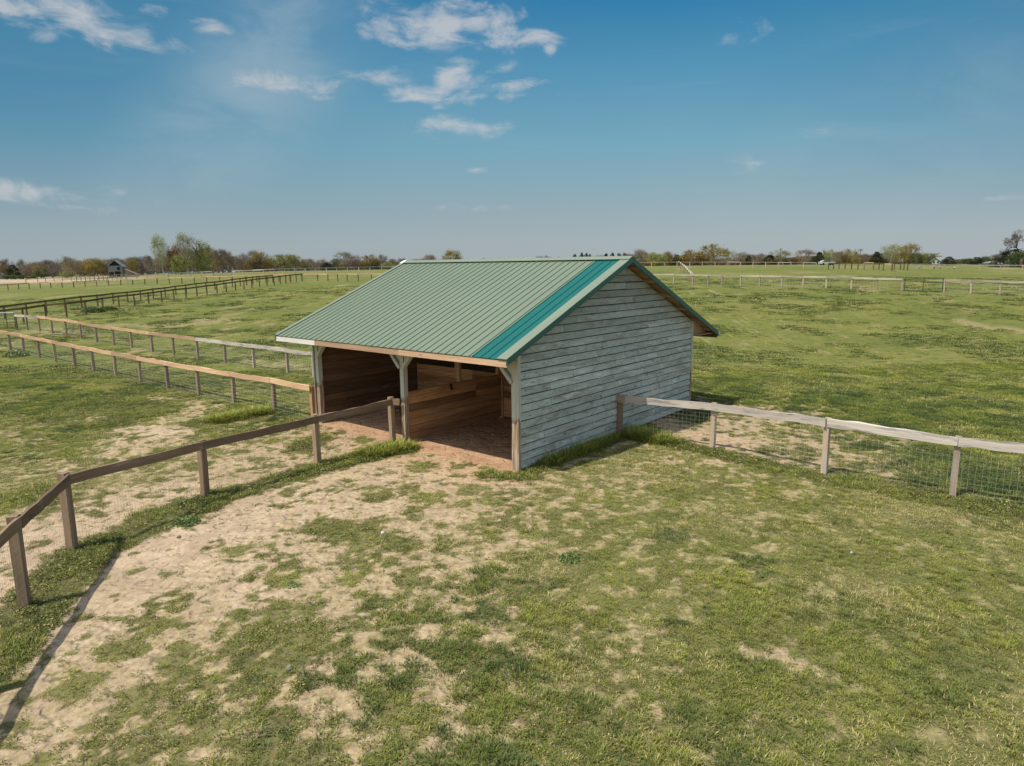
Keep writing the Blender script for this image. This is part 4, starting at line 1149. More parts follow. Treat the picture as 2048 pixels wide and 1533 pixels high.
# F1: near left fence
P1 = [S(3.68, -.02), V2(786, 886), V2(636, 930), V2(411, 995), V2(145, 1100), V2(50, 1213), Vector((-5.62, 5.9, 0)), Vector((-5.0, 4.0, 0)), Vector((-4.4, 2.0, 0))]
fence('fence', 'brown rail and wire mesh fence bending round the near left paddock to the shelter', P1,
      [1.10, 1.12, 1.10, 1.08, 1.20, 1.20, 1.2, 1.2, 1.2], .115, 'post_brown', (.042, .15), 'rail_brown', side=-1, mesh=(.05, .10, .0012, 'wire_rust'), jit=.007, nseg=7, hide_posts=(0,), ext0=.05, top_over=.015,
      post_mats=['post_brown'] * 9, lean=.012)
# F2: tan-railed fence from the shelter's front left post
p0 = S(7.42, .02); pe_ = V2(-32, 693)
xsA = [540, 459.5, 389, 328, 275.5, 227.5, 184, 145.5, 108.5, 78, 48, 20, -8, -34]
def on_line(px, a, b2):
    r = ray(px, 700); d = (b2 - a)
    # solve (a + t d) . perpendicular to ray = 0
    nx, ny_ = r[1], -r[0]; t = -(a.x * nx + a.y * ny_) / (d.x * nx + d.y * ny_)
    q = a + d * t; q.z = 0; return q
far_ = V2(20, 703)
PA = [p0] + [on_line(x, p0, far_) + Vector((0, random.uniform(-.05, .05), 0)) for x in xsA]
fence('fence', 'freshly railed tan fence with dark posts running left from the shelter front corner', PA, 1.02, .10, 'post_brown', (.04, .15), 'rail_tan', side=-1, top_over=-.02,
      mesh=(.10, .10, .0014, 'wire'), jit=.010, nseg=5, post_mats=['post_new'] + ['post_brown'] * 14, lean=.01, ext0=.02)
# F3: second alley fence
xsB = [572.8, 506, 449, 395, 347, 305, 264.5, 229.5, 196, 165.5, 137, 109.5, 85, 61, 40.5]
q0 = hit(625, 703, 1.02); q1 = hit(41, 631, 1.02)
q0.z = q1.z = 0
PB = [q0 + (q0 - q1).normalized() * 2.4, q0] + [on_line(x, q0, q1) for x in xsB]
rmB = ['rail_grey'] * 5 + ['rail_tan'] * 9 + ['rail_grey'] * 3
fence('fence', 'second alley fence behind the tan one, grey-railed near the shelter, tan farther left', PB, 1.03, .095, 'post_grey', (.04, .15), 'rail_tan', side=-1, top_over=-.02, jit=.010, nseg=5,
      mesh=(.12, .12, .0014, 'wire'), rail_mats=rmB, post_mats=['post_grey'] * 6 + ['post_brown'] * 10 + ['post_dark'], lean=.01)
# left tube gate
def tube_gate(name, label, a, b2, h, m1, m2, bars, uprights, rr=.022, top=None):
    root = empty(name, a, 0, label=label, category='gate'); d = b2 - a
    mb = MB()
    for q, t in ((a, 0), (b2, 1)): mb.tube(q - a + Vector((0, 0, .10)), q - a + Vector((0, 0, h)), rr, 8)
    for z in (.10, h): mb.tube(Vector((0, 0, z)), d + Vector((0, 0, z)), rr if z < h or not top else rr * .1, 8)
    mb.build('gate_frame', M[m1], root)
    if top:
        mb = MB(); mb.tube(Vector((0, 0, h)), d + Vector((0, 0, h)), rr * 1.2, 8); mb.build('top_tube', M[top], root)
    for z in bars:
        mb = MB(); mb.tube(Vector((0, 0, z)), d + Vector((0, 0, z)), rr * .8, 6); mb.build('crossbar', M[m2], root)
    for t in uprights:
        mb = MB(); mb.tube(d * t + Vector((0, 0, .1)), d * t + Vector((0, 0, h)), rr * .9, 6); mb.build('brace_bar', M[m2], root)
    return root
ga = PB[-1].copy(); gb = hit(-40, 625, 1.2); gd = (Vector((gb.x, gb.y, 0)) - Vector((ga.x, ga.y, 0))).normalized()
A = gp(ga + gd * .15); B = gp(ga + gd * 3.8)
tube_gate('gate', 'dark tube gate at the left picture edge, hung beside the grey end post', A, B, 1.15, 'gate_dark', 'gate_dark', (.3, .5, .72, .94), (.25, .5, .75), .024, 'gate_lt')
# F4/F5: pair of dark fences
C1 = [(-60, 660), (-10, 652), (47.6, 645), (92.6, 637.5), (133.7, 634), (172, 628.5), (206.5, 622), (238.7, 616), (269.7, 612), (297.8, 607.5), (324, 604), (348.3, 600), (372.4, 596), (394.3, 592.6), (414, 590), (434.6, 587.6), (453, 584.7), (471.5, 582), (488.5, 579.6), (504, 577), (519.3, 574.8), (534.4, 573), (548.5, 571.2), (561, 569.4), (572, 567.8), (582, 566.3), (592.8, 564.6), (604.7, 563)]
fence('fence', 'dark stained fence crossing the left pasture, the nearer of the alley pair', [V2(*p) for p in C1], 1.15, .11, 'post_dark', (.05, .16), 'post_dark', side=1, mesh=(.3, .15, .0018, 'wire'), lean=.015)
C2 = [(-30, 645), (11, 639), (54, 632), (93.6, 626), (131, 621.5), (164, 617), (196, 613), (227, 608), (256, 605), (282, 600.5), (307, 597), (331, 594), (352, 590.5), (373, 588), (393.5, 585), (412.6, 582.5), (430.6, 581), (448.5, 578.5), (465, 575), (481, 572.8), (493.5, 571.2), (506, 569.5), (519, 567.8), (532, 566.4), (546, 565)]
fence('fence', 'dark stained fence crossing the left pasture, the farther of the alley pair', [V2(*p) for p in C2], 1.15, .11, 'post_dark', (.05, .16), 'post_dark', side=1, mesh=(.3, .15, .0018, 'wire'), lean=.03)
# F6: long fence across the far left
D1 = [(-8, 582.5), (16.6, 581), (37.8, 579.5), (59, 578), (81, 577), (102, 576), (124.7, 575.4), (147.7, 575), (170.6, 574.2), (194, 573), (217.6, 572), (242, 571), (265.7, 570), (290, 569.3), (314.7, 568.6), (339, 568), (364, 567.6), (389, 567), (414, 566.4), (440, 565.8), (465, 565.3), (492, 564.8), (514, 564.3), (536, 563.8), (558, 563.3), (580, 563), (604, 562.8), (635.5, 562.6), (656, 562.8), (675.5, 562.6), (694.6, 562.4), (716.6, 562.5), (743, 562), (772, 561.5), (800, 561)]
fence('fence', 'long tan-railed fence across the far left pasture below the treeline', [V2(*p) for p in D1], 1.12, .12, 'post_dark', (.05, .17), 'rail_tan', side=1, top_over=-.03, mesh=(.4, .2, .003, 'wire'))
# F7: ridge fence with gate gap
E1 = [(196, 567.5), (214, 566), (234, 564.5), (254, 562.8), (274, 561.2), (295, 559.6), (316, 558), (338, 556.7), (360, 555.6), (382, 554.6), (403, 553.8), (425, 553), (465, 551.8), (486, 551), (507, 550), (528, 549.2), (549, 548.4), (570, 547.5), (590, 546.7), (611, 546), (632, 545.3), (653, 544.6), (674, 544), (695, 543.4), (718, 542.8), (740, 542.3), (763, 541.8), (785, 541.4), (808, 541), (830, 540.6)]
fence('fence', 'pale weathered fence running along the far ridge under the left treeline', [V2(*p) for p in E1], 1.15, .13, 'rail_grey', (.05, .20), 'rail_grey', side=1, top_over=-.03, skip_rail=(11,), mesh=(.5, .25, .003, 'wire'))
a_, b_ = V2(427, 553), V2(463, 551.8)
tube_gate('gate', 'dark far gate filling the gap in the pale ridge fence', gp(a_), gp(b_), 1.1, 'gate_dark', 'gate_dark', (.4, .7), (.5,), .03)
E2 = [(150 + 9 * k, 569.5 - .55 * k) for k in range(12)]
fence('fence', 'close-set grey paling fence below the small grey barn', [at(p[0], 150 + .8 * i) for i, p in enumerate(E2)], 1.3, .14, 'post_grey', (.05, .12), 'post_grey', side=-1)
E3 = [(48, 0), (72, 0), (88, 0), (105, 0), (122, 0), (140, 0)]
fence('fence', 'short grey fence standing in the ochre field at far left', [at(p[0], 158 + i) for i, p in enumerate(E3)], 1.2, .14, 'post_grey', (.05, .12), 'rail_grey', side=-1)
# F8: long right fence and gate
R1 = [(1255, 567), (1300, 567.5), (1347, 568), (1384.6, 569), (1416, 570), (1444, 571), (1481, 572), (1519, 573.5), (1563, 575), (1606, 576.3), (1652, 577.8), (1702, 579.2), (1753, 581), (1803, 582.6)]
R2 = [(1888, 585.6), (1941, 588), (1999, 590.4), (2062, 593), (2130, 596)]
pmR = ['post_grey'] * 14
PR1 = [V2(*p) for p in R1]; PR2 = [V2(*p) for p in R2]
fence('fence', 'weathered fence with a pale rail crossing the right pasture, left of the green gate', PR1, 1.08, .13, 'post_grey', (.05, .155), 'rail_dust', side=1, top_over=-.04, mesh=(.25, .12, .002, 'wire'), jit=.012, nseg=4, lean=.01)
fence('fence', 'weathered fence with a pale rail at the right edge, right of the green gate', PR2, 1.10, .12, 'post_grey', (.05, .155), 'rail_dust', side=1, top_over=-.04, mesh=(.25, .12, .002, 'wire'), jit=.012, nseg=4, lean=.01)
a_, b_ = PR1[-1], PR2[0]; d_ = (b_ - a_).normalized()
tube_gate('gate', 'dark green tube gate in the pale fence across the right pasture', gp(a_ + d_ * .2), gp(b_ - d_ * .15), 1.2, 'gate_green', 'gate_green', (.86,), (.5,), .032)
# F9: far thin fence
R3 = [(1278 + 25.3 * k, 0) for k in range(15)]
fence('fence', 'thin far fence along the top of the right pasture before the treeline', [at(p[0], 150 - k * 1.4) for k, p in enumerate(R3)], 1.12, .11, 'post_grey', (.04, .12), 'post_grey', side=-1,
      rail_mats=['post_brown'] * 7 + ['rail_grey', 'post_brown', 'post_brown', 'post_brown', 'rail_grey', 'post_brown', 'rail_grey'])
# F10: corral
def run(name, label, pts, h, pm, rm, pw=.15, **kw): return fence(name, label, [at(a, d) for a, d in pts], h, pw, pm, (.05, .16), rm, side=-1, **kw)
run('corral', 'dark railed corral fence in the distance left of the tan board panel', [(1657, 122), (1667, 124), (1678, 125), (1690, 124), (1703, 123), (1716, 121), (1728, 119)], 1.15, 'post_dark', 'post_dark', cat='fence')
run('corral', 'tan top board between two stout posts in the distant corral', [(1728, 118.5), (1746, 117.5)], 1.3, 'post_brown', 'rail_tan', .22, cat='fence')
run('corral', 'dark corral fence right of the tan board panel, with a pale board at its end', [(1747, 121), (1758, 119), (1767, 113), (1784, 110)], 1.2, 'post_dark', 'post_dark', rail_mats=['post_dark', 'post_dark', 'rail_tan'], cat='fence')
run('corral', 'dark square corral corner before the small white gable house', [(1785, 110), (1789, 119), (1801, 121), (1808, 119), (1815, 116)], 1.25, 'post_dark', 'post_dark', cat='fence')
run('fence', 'thin distant fence with a dusty rail running to the right picture edge', [(1816, 122), (1842, 124), (1880, 127), (1920, 129), (1960, 128), (2001, 127), (2045, 126), (2090, 125)], 1.1, 'post_grey', 'rail_grey', .10)
# F11: receding white-topped posts
wa, wb = V2(1357.5, 535.2), V2(1384, 568.5)
root = empty('fence', gp(wa), 0, label='line of slim posts with pale tops receding uphill in the right pasture', category='fence')
for k in range(9):
    t_ = (k / 8); p = gp(V2(1357.5 + 26.5 * t_, 535.2 + 33.3 * t_)) - gp(wa)
    mb = MB(); mb.beam(p - Vector((0, 0, .1)), p + Vector((0, 0, 1.0)), .10, .10, up=(0, 1, 0)); q_ = mb.build('post', M['post_brown'], root)
    mb = MB(); mb.beam(p + Vector((0, 0, 1.0)), p + Vector((0, 0, 1.27)), .14, .14, up=(0, 1, 0)); mb.build('cap', M['white_post'], q_)

# F12: near right fence
P12 = [S(-.10, 3.92), V2(1424, 899), V2(1648, 949), V2(1905, 993), Vector((9.82, 10.25, 0)), Vector((11.6, 8.9, 0))]
f12 = fence('fence', 'weathered pale grey rail fence with wire mesh on the near right beside the gable wall', P12, [1.02, 1.10, 1.17, 1.14, 1.15, 1.15], .105, 'post_grey', (.045, .165), 'rail_grey', side=1,
            mesh=(.10, .09, .0011, 'wire'), top_over=0., jit=.011, nseg=8, lean=.012, post_mats=['post_brown', 'post_grey', 'post_grey', 'post_grey', 'post_grey', 'post_grey'])
mb = MB(); a_ = P12[0]; d_ = (P12[1] - a_).normalized(); zt_ = 1.02
mb.beam(Vector((0, 0, .955)) - d_ * .12, Vector((0, 0, .955)) + d_ * .16, .19, .15, n=2, jit=.006); mb.build('rail_cap', M['post_brown'], f12)

# ------------------------------------------------------------------ stones, weeds
def rock(name, label, p, s_, m_, cat='stone'):
    v, f = [], []; mb = MB(); rg = random.Random(s_ * 1000)
    n = 7; rings = []
    for i in range(4):
        t = i / 3; rr = [s_ * (.5 + .5 * math.sin(pi * (.25 + .65 * t))) * rg.uniform(.7, 1.1) for _ in range(n)]
        rings.append([Vector((rr[k] * math.cos(2 * pi * k / n), rr[k] * .7 * math.sin(2 * pi * k / n), s_ * .9 * t - .01)) for k in range(n)])
    for i in range(3):
        for k in range(n): mb.face([rings[i][k], rings[i][(k + 1) % n], rings[i + 1][(k + 1) % n], rings[i + 1][k]])
    mb.face(rings[3])
    o = mb.build(name, M[m_]); o.location = gp(p); o.rotation_euler = (0, 0, rg.random() * 6); tag(o, label, cat)
rock('stone', 'small white stone on the sandy track in the near paddock', V2(765, 1068), .05, 'stone_w')
rock('stone', 'small dark grey stone in the thin grass of the lower foreground', V2(578, 1337), .05, 'stone')
rock('stone', 'tiny pale stone lying in the mown grass at lower right', V2(1703, 1105), .03, 'stone_w')
rock('stone', 'dark brown clod on bare soil left of the sandy track', V2(358, 1078), .045, 'stone')

def leaf_mesh(name, n, fn, mtl, size, rg):
    v = np.zeros((n * 4, 3)); rn = rg.random(n)
    for i in range(n):
        c, s_ = fn(rg); s_ = s_ * size * (.6 + .8 * rg.random())
        a = Vector(rg.normal(0, 1, 3)).normalized(); b2 = a.orthogonal().normalized(); b2 = Matrix.Rotation(rg.random() * 6.3, 3, a) @ b2; c2 = a.cross(b2)
        c = Vector(c)
        v[i * 4] = c - b2 * s_; v[i * 4 + 1] = c - c2 * s_ * .6; v[i * 4 + 2] = c + b2 * s_; v[i * 4 + 3] = c + c2 * s_ * .6
    me = bpy.data.meshes.new(name); f = np.arange(n * 4).reshape(-1, 4)
    me.from_pydata([tuple(q) for q in v], [], [tuple(q) for q in f])
    a = me.attributes.new('bl', 'FLOAT', 'FACE'); a.data.foreach_set('value', rn); me.materials.append(mtl); return me

def leafmat(name, c1, c2, transl=.25):
    m, T, b, out = mat(name)
    bl = T.attr('bl'); oi = T.new('ShaderNodeObjectInfo').outputs['Random']
    n = T.noise(T.new('ShaderNodeTexCoord').outputs['Object'], 6, 3)
    c = T.mix(T.math('ADD', T.math('MULTIPLY', bl, .5), T.math('MULTIPLY', n, .5)), (*c1, 1), (*c2, 1))
    hs = T.new('ShaderNodeHueSaturation'); T.link(c, hs.inputs['Color']); T.link(T.mr(oi, 0, 1, .82, 1.2, False), hs.inputs['Value']); T.link(T.mr(oi, 0, 1, .485, .515, False), hs.inputs['Hue'])
    T.link(hs.outputs[0], b.inputs['Base Color']); b.inputs['Roughness'].default_value = .8; b.inputs['Specular IOR Level'].default_value = .1
    tr = T.new('ShaderNodeBsdfTranslucent'); T.link(hs.outputs[0], tr.inputs[0]); ms = T.new('ShaderNodeMixShader'); ms.inputs[0].default_value = transl
    T.link(b.outputs[0], ms.inputs[1]); T.link(tr.outputs[0], ms.inputs[2]); T.link(ms.outputs[0], out.inputs[0]); return m
LM = dict(bare=leafmat('bare twigs', (.13, .112, .080), (.255, .225, .165)), pink=leafmat('reddish budding twigs', (.15, .112, .075), (.275, .212, .145)),
          olive=leafmat('olive spring leaves', (.165, .128, .032), (.33, .265, .075)), ygreen=leafmat('yellow-green spring leaves', (.15, .17, .045), (.30, .31, .10)),
          sage=leafmat('pale green spring leaves', (.19, .21, .085), (.36, .37, .19)), dark=leafmat('dark evergreen needles', (.018, .028, .014), (.055, .072, .032)),
          green=leafmat('mid green leaves', (.04, .07, .018), (.115, .155, .045)), red=leafmat('red maple buds', (.13, .05, .035), (.27, .115, .08)),
          weed=leafmat('weed leaves', (.10, .15, .045), (.25, .33, .12)), weedpale=leafmat('pale leaf glints', (.5, .52, .5), (.7, .7, .7)))
BARK = plain('grey-brown bark', (.16, .125, .095), .9, 0, .3, 8.)
BARKP = plain('pale bark', (.30, .26, .20), .9, 0, .25, 8.)
BARKD = plain('dark bark', (.07, .055, .045), .9, 0, .3, 8.)

def weed(name, label, p, rad, h, n, mt='weed', cat='plant', size=.05):
    rg = np.random.default_rng(int(p[0] * 100) % 997)
    def fn(r):
        a = r.random() * 6.28; q = math.sqrt(r.random()); return (rad * q * math.cos(a), rad * q * math.sin(a), h * (1 - .7 * q * q) * (.2 + .8 * r.random())), 1
    root = empty(name, gp(p), 0, label=label, category=cat)
    o = bpy.data.objects.new('leaves', leaf_mesh('leaves', n, fn, LM[mt], size, rg)); COL.objects.link(o); o.parent = root
    if name == 'glinting_weed':
        o = bpy.data.objects.new('leaf_glints', leaf_mesh('leaf_glints', 60, fn, LM['weedpale'], size * .7, rg)); COL.objects.link(o); o.parent = root; o.location.z = .05  # pale faces paint white glints onto the leaves
    return root
weed('glinting_weed', 'leafy weed clump with pale glinting leaves under the far end of the tan fence', V2(33, 716), .55, .32, 420, 'weed')
weed('weed', 'dark leafy tussock at the foot of the dark fence, left of its neighbour', V2(187, 625), .9, .45, 500, 'green', size=.08)
weed('weed', 'smaller dark leafy tussock at the foot of the dark fence, right of its neighbour', V2(215, 620), .8, .35, 400, 'green', size=.08)
weed('weed', 'round bright green weed clump in the middle of the near paddock', V2(1138, 1119), .16, .10, 420, 'weed', size=.018)
weed('weed', 'blue-green broad-leafed weed on the worn soil left of centre', V2(585, 1172), .11, .05, 90, 'weed', size=.018)
weed('weed', 'dark green weed in the grass strip beside the left sandy track', V2(372, 1048), .22, .10, 420, 'weed', size=.025)

# ------------------------------------------------------------------ trees
def limb(mb, p, d, L, r, depth, rg, spread=.55, upb=.25, kids=3, taper=.62, segs=2):
    q = p
    for s_ in range(segs):
        d2 = (d + Vector(rg.normal(0, .12, 3))).normalized(); e = q + d2 * L / segs
        mb.tube(q, e, r * (1 - .3 * s_ / segs), 5 if depth > 1 else 3, r * (1 - .3 * (s_ + 1) / segs)); q = e; d = d2
    ends = []
    if depth == 0: return [q]
    for k in range(kids):
        a = rg.random() * 6.28; o = d.orthogonal().normalized(); o = Matrix.Rotation(a + k * 2 * pi / kids, 3, d) @ o
        nd = (d + o * spread * (.6 + .8 * rg.random()) + Vector((0, 0, upb))).normalized()
        ends += limb(mb, q, nd, L * (.62 + .22 * rg.random()), r * taper, depth - 1, rg, spread, upb, kids, taper, segs)
    return ends

def normalise(mb, pts):
    """scale a grown skeleton into unit height / unit crown width"""
    A = np.array([tuple(q) for q in mb.v]); zmax = max(np.percentile(A[:, 2], 98), 1e-3); w_ = max(np.percentile(np.hypot(A[:, 0], A[:, 1]), 93), 1e-3)
    s = Matrix.Diagonal((.47 / w_, .47 / w_, .97 / zmax))
    mb.v = [tuple(s @ Vector(q)) for q in mb.v]; return [s @ p for p in pts]

def tree_proto(kind, seed):
    rg = np.random.default_rng(seed); mb = MB(); nleaf = 1500; size = .016; mt = kind
    bark = BARK
    if kind in ('bare', 'pink', 'sage', 'red'):
        ends = limb(mb, Vector((0, 0, 0)), Vector((0, 0, 1)), .30, .026, 4, rg, .62, .12, 3, .58)
        ends = normalise(mb, ends)
        spread_ = {'bare': .050, 'pink': .06, 'sage': .055, 'red': .07}[kind]; nleaf = {'bare': 3600, 'pink': 4400, 'sage': 4200, 'red': 3600}[kind]
        size = {'bare': .0135, 'pink': .015, 'sage': .0135, 'red': .017}[kind]; low_ = 0
        if kind == 'sage': bark = BARKP
        dome = {'bare': (.56, .46, .40, .5), 'pink': (.52, .46, .44, .62), 'sage': (.60, .45, .38, .5), 'red': (.55, .44, .40, .6)}[kind]
        cl_ = []
        for i in range(34):
            a = rg.random() * 6.28; zz = rg.uniform(-.9, 1); q = math.sqrt(max(0, 1 - zz * zz)) * rg.uniform(.35, 1.)
            cl_.append(Vector((dome[1] * .9 * q * math.cos(a), dome[1] * .9 * q * math.sin(a), dome[0] + dome[2] * .9 * zz)))
        def fn(r):
            if r.random() < dome[3]: return tuple(cl_[int(r.random() * len(cl_))] + Vector(r.normal(0, .075, 3))), 1
            e = ends[int(r.random() * len(ends))]; return tuple(e + Vector(r.normal(0, spread_, 3))), 1
    elif kind in ('olive', 'ygreen', 'green'):
        ends = limb(mb, Vector((0, 0, 0)), Vector((0, 0, 1)), .25, .03, 3, rg, .65, .1, 3, .6)
        ends = normalise(mb, ends)
        cl_ = []
        for i in range(40):
            a = rg.random() * 6.28; zz = rg.uniform(-.95, .95); q = math.sqrt(max(0, 1 - zz * zz)) * rg.uniform(.55, 1.)
            cl_.append((Vector((.42 * q * math.cos(a), .42 * q * math.sin(a), .53 + .38 * zz * (1 if zz > 0 else 1.15))), rg.uniform(.05, .10)))
        nleaf = 4200; size = .019
        def fn(r):
            c, s_ = cl_[int(r.random() * len(cl_))]; return tuple(c + Vector(r.normal(0, s_, 3))), 1
    elif kind == 'dark':
        mb.tube((0, 0, 0), (0, 0, .9), .022, 6, .004); bark = BARKD
        for i in range(10): a = rg.random() * 6.3; mb.tube((0, 0, .15 + .07 * i), (.3 * (1 - i / 11) * math.cos(a), .3 * (1 - i / 11) * math.sin(a), .17 + .075 * i), .008, 3, .003)
        cl_ = []
        for i in range(46):
            t = rg.random() ** 1.2; a = rg.random() * 6.28; q = (.46 * (1 - t) ** .65 + .03) * rg.uniform(.6, 1)
            cl_.append((Vector((q * math.cos(a), q * math.sin(a), .06 + .86 * t)), .032 + .055 * (1 - t)))
        nleaf = 4200; size = .020
        def fn(r):
            c, s_ = cl_[int(r.random() * len(cl_))]; return tuple(c + Vector(r.normal(0, s_, 3))), 1
    elif kind == 'bush':
        mb.tube((0, 0, 0), (.03, 0, .5), .02, 5, .008); mb.tube((0, 0, 0), (-.12, .05, .45), .015, 5, .006); mt = 'green'; nleaf = 2600; size = .034
        cl_ = [(Vector((rg.uniform(-.33, .33), rg.uniform(-.33, .33), rg.uniform(.2, .72))), rg.uniform(.07, .13)) for _ in range(16)]
        def fn(r):
            c, s_ = cl_[int(r.random() * len(cl_))]; q = c + Vector(r.normal(0, s_, 3)); q.z = max(.02, min(.98, q.z)); return tuple(q), 1
    t = mb.build('trunk', bark); tm = t.data; bpy.data.objects.remove(t)
    return tm, leaf_mesh('crown', nleaf, fn, LM[mt], size, rg)
PROTO = {}
for i, (k_, n_) in enumerate((('bare', 4), ('pink', 3), ('sage', 3), ('red', 1), ('olive', 4), ('ygreen', 3), ('green', 2), ('dark', 3), ('bush', 2))):
    PROTO[k_] = [tree_proto(k_, 100 * i + j) for j in range(n_)]
ADJ = dict(bare='bare grey-brown', pink='reddish-brown budding', sage='pale green budding', red='red budding', olive='olive spring-leaved', ygreen='yellow-green', green='mid green', dark='dark evergreen', bush='low rounded green')
def tree(kind, px, ytop, wpx, d, label=None, group=None, name=None, base_dy=0., var=None, mtl=None):
    p = at(px, d); r = ray(px, ytop); zt = H + r[2] / r[1] * d
    p.z -= base_dy; hgt = (zt - p.z) * 1.06; wid = wpx * 1.24 / FPX * d
    if hgt < 1: return
    pr = PROTO[kind][int(random.random() * len(PROTO[kind])) if var is None else var % len(PROTO[kind])]
    root = empty(name or ('bush' if kind == 'bush' else 'tree'), p, random.random() * 6.28)
    tag(root, label or '%s tree in the distant treeline' % ADJ[kind], 'bush' if kind == 'bush' else 'tree', group)
    root.scale = (wid, wid, hgt)
    for nm, me_ in (('trunk', pr[0]), ('crown', pr[1])):
        o = bpy.data.objects.new(nm, me_); COL.objects.link(o); o.parent = root
    return root
# individually recognisable trees: kind, px, top y, width px, distance, label
for a in [
    ('sage', 326, 480, 36, 235, 'tall pale green fan-crowned tree, leftmost of the three that top the left treeline'),
    ('sage', 377, 477, 36, 235, 'tall pale green round-crowned tree, middle of the three that top the left treeline'),
    ('ygreen', 408, 483, 30, 240, 'tall yellow-green tree, rightmost of the three that top the left treeline'),
    ('red', 350, 499, 30, 238, 'red budding tree between the two tall pale green trees'),
    ('ygreen', 362, 512, 38, 228, 'low yellow-green tree below the tall pale green pair'),
    ('bare', 103, 524, 44, 245, 'wide bare tree left of the highest bare crown, far left treeline'),
    ('bare', 142, 518, 40, 245, 'bare round-crowned tree standing highest between the left edge and the grey barn'),
    ('olive', 184, 520, 52, 250, 'broad olive tree just left of the small grey barn'),
    ('ygreen', 131, 543, 26, 225, 'small yellow-green bush-like tree in front of the far left treeline'),
    ('dark', 24, 529, 26, 240, 'dark evergreen near the left picture edge'),
    ('bare', 8, 523, 30, 245, 'brown bare tree at the very left picture edge'),
    ('bare', 40, 523, 18, 246, 'narrow bare tree just right of the left-edge evergreen'),
    ('green', 80, 537, 22, 238, 'dark green rounded tree in front of the far left bare trees'),
    ('bush', 18, 549, 20, 225, 'low dark green bush at the left edge, first of three'),
    ('bush', 41, 550, 19, 225, 'low dark green bush, middle of three at far left'),
    ('bush', 61, 550, 18, 225, 'low dark green bush, right of three at far left'),
    ('bare', 235, 520, 34, 256, 'bare tree rising behind the small grey barn'),
    ('olive', 524, 507, 40, 260, 'olive tree rising over the treeline left of the dark fence corner'),
    ('bare', 506, 506, 26, 262, 'bare tree beside the olive tree left of the dark fence corner'),
    ('ygreen', 570, 510, 42, 262, 'yellow-green tree above the dark fence corner'),
    ('sage', 592, 513, 22, 264, 'small pale tree just right of the yellow-green tree over the fence corner'),
    ('bare', 694, 508, 36, 262, 'wide bare umbrella-crowned tree left of the roof'),
    ('pink', 706, 515, 34, 258, 'rounded brownish tree beneath the umbrella-crowned bare tree'),
    ('olive', 741, 511, 32, 264, 'olive tree between the umbrella-crowned bare tree and the roof'),
    ('bare', 764, 513, 20, 264, 'slender bare tree just left of the roof ridge end'),
    ('dark', 806, 517, 24, 262, 'dark evergreen at the left end of the roof ridge'),
    ('pink', 858, 513, 30, 262, 'reddish tree peeking over the left part of the roof ridge'),
    ('olive', 905, 503, 32, 262, 'rounded olive tree standing above the left part of the roof ridge'),
    ('dark', 1133, 517, 14, 262, 'small dark pine peeking over the middle of the roof ridge'),
    ('pink', 1097, 514, 14, 262, 'small reddish crown over the roof ridge, left of the pines'),
    ('ygreen', 1314, 506, 34, 240, 'bright green tree just right of the gable peak'),
    ('pink', 1286, 503, 28, 245, 'reddish tree beside the gable peak'),
    ('olive', 1338, 505, 28, 245, 'olive tree left of the small dark evergreen behind the white-topped posts'),
    ('dark', 1354, 509, 20, 240, 'small dark evergreen behind the line of white-topped posts'),
    ('olive', 1381, 502, 42, 238, 'broad low olive tree joined to the left of the biggest olive tree'),
    ('olive', 1423, 491, 54, 236, 'biggest domed olive tree in the right treeline'),
    ('sage', 1456, 506, 24, 245, 'thin pale bare-topped tree just right of the biggest olive tree'),
    ('pink', 1480, 508, 26, 245, 'pinkish bare tree right of the biggest olive tree'),
    ('dark', 1496, 510, 14, 240, 'small dark tree between two pinkish bare trees'),
    ('pink', 1512, 510, 26, 245, 'pinkish bare tree right of the small dark tree'),
    ('dark', 1538, 510, 26, 240, 'dark tree left of the first utility pole'),
    ('sage', 1566, 504, 34, 245, 'pale tree behind the first utility pole'),
    ('pink', 1606, 503, 36, 245, 'round bare pinkish tree between the utility pole and the corral'),
    ('dark', 1638, 504, 20, 240, 'dark tree above the white parked car'),
    ('ygreen', 1656, 501, 24, 242, 'yellow-green tree right above the white parked car'),
    ('pink', 1676, 506, 24, 245, 'reddish tree left of the tan umbrella crown'),
    ('olive', 1697, 500, 30, 246, 'tan umbrella-crowned tree left of the crossarm pole'),
    ('pink', 1733, 511, 26, 240, 'purplish-brown low tree right of the crossarm pole'),
    ('dark', 1753, 503, 26, 225, 'dense dark evergreen behind the tan corral board'),
    ('sage', 1777, 494, 34, 232, 'tall pale brownish tree right of the dense evergreen'),
    ('olive', 1797, 496, 28, 236, 'olive tree in the middle of the tall group behind the corral'),
    ('olive', 1818, 490, 32, 238, 'tallest golden-olive tree of the group behind the corral'),
    ('green', 1834, 507, 24, 225, 'fresh green tree at the foot of the golden-olive tree'),
    ('ygreen', 1858, 507, 32, 228, 'yellow-green tree left of the distant white house'),
    ('dark', 1895, 513, 26, 200, 'olive-dark cedar right of the distant white house'),
    ('green', 1935, 518, 24, 205, 'leftmost cedar of the green clump near the right edge'),
    ('dark', 1952, 514, 26, 205, 'middle cedar of the green clump near the right edge'),
    ('green', 1968, 514, 22, 207, 'rightmost cedar of the green clump near the right edge'),
    ('pink', 2000, 511, 30, 215, 'brown twiggy tree left of the big evergreen at the right edge'),
]:
    tree(*a[:5], label=a[5])
for px, tp in ((1150, 508), (1162, 505), (1172, 506), (1181, 508), (1212, 507), (1224, 505), (1237, 506), (1249, 507), (1262, 509)):
    tree('dark', px, tp, 15, 262, 'dark pine of the row over the right half of the roof ridge', 'row of dark pines over the ridge')
tree('dark', 2024, 498, 74, 165, 'big dense evergreen at the right picture edge under a gnarled bare tree', name='tree', var=0)
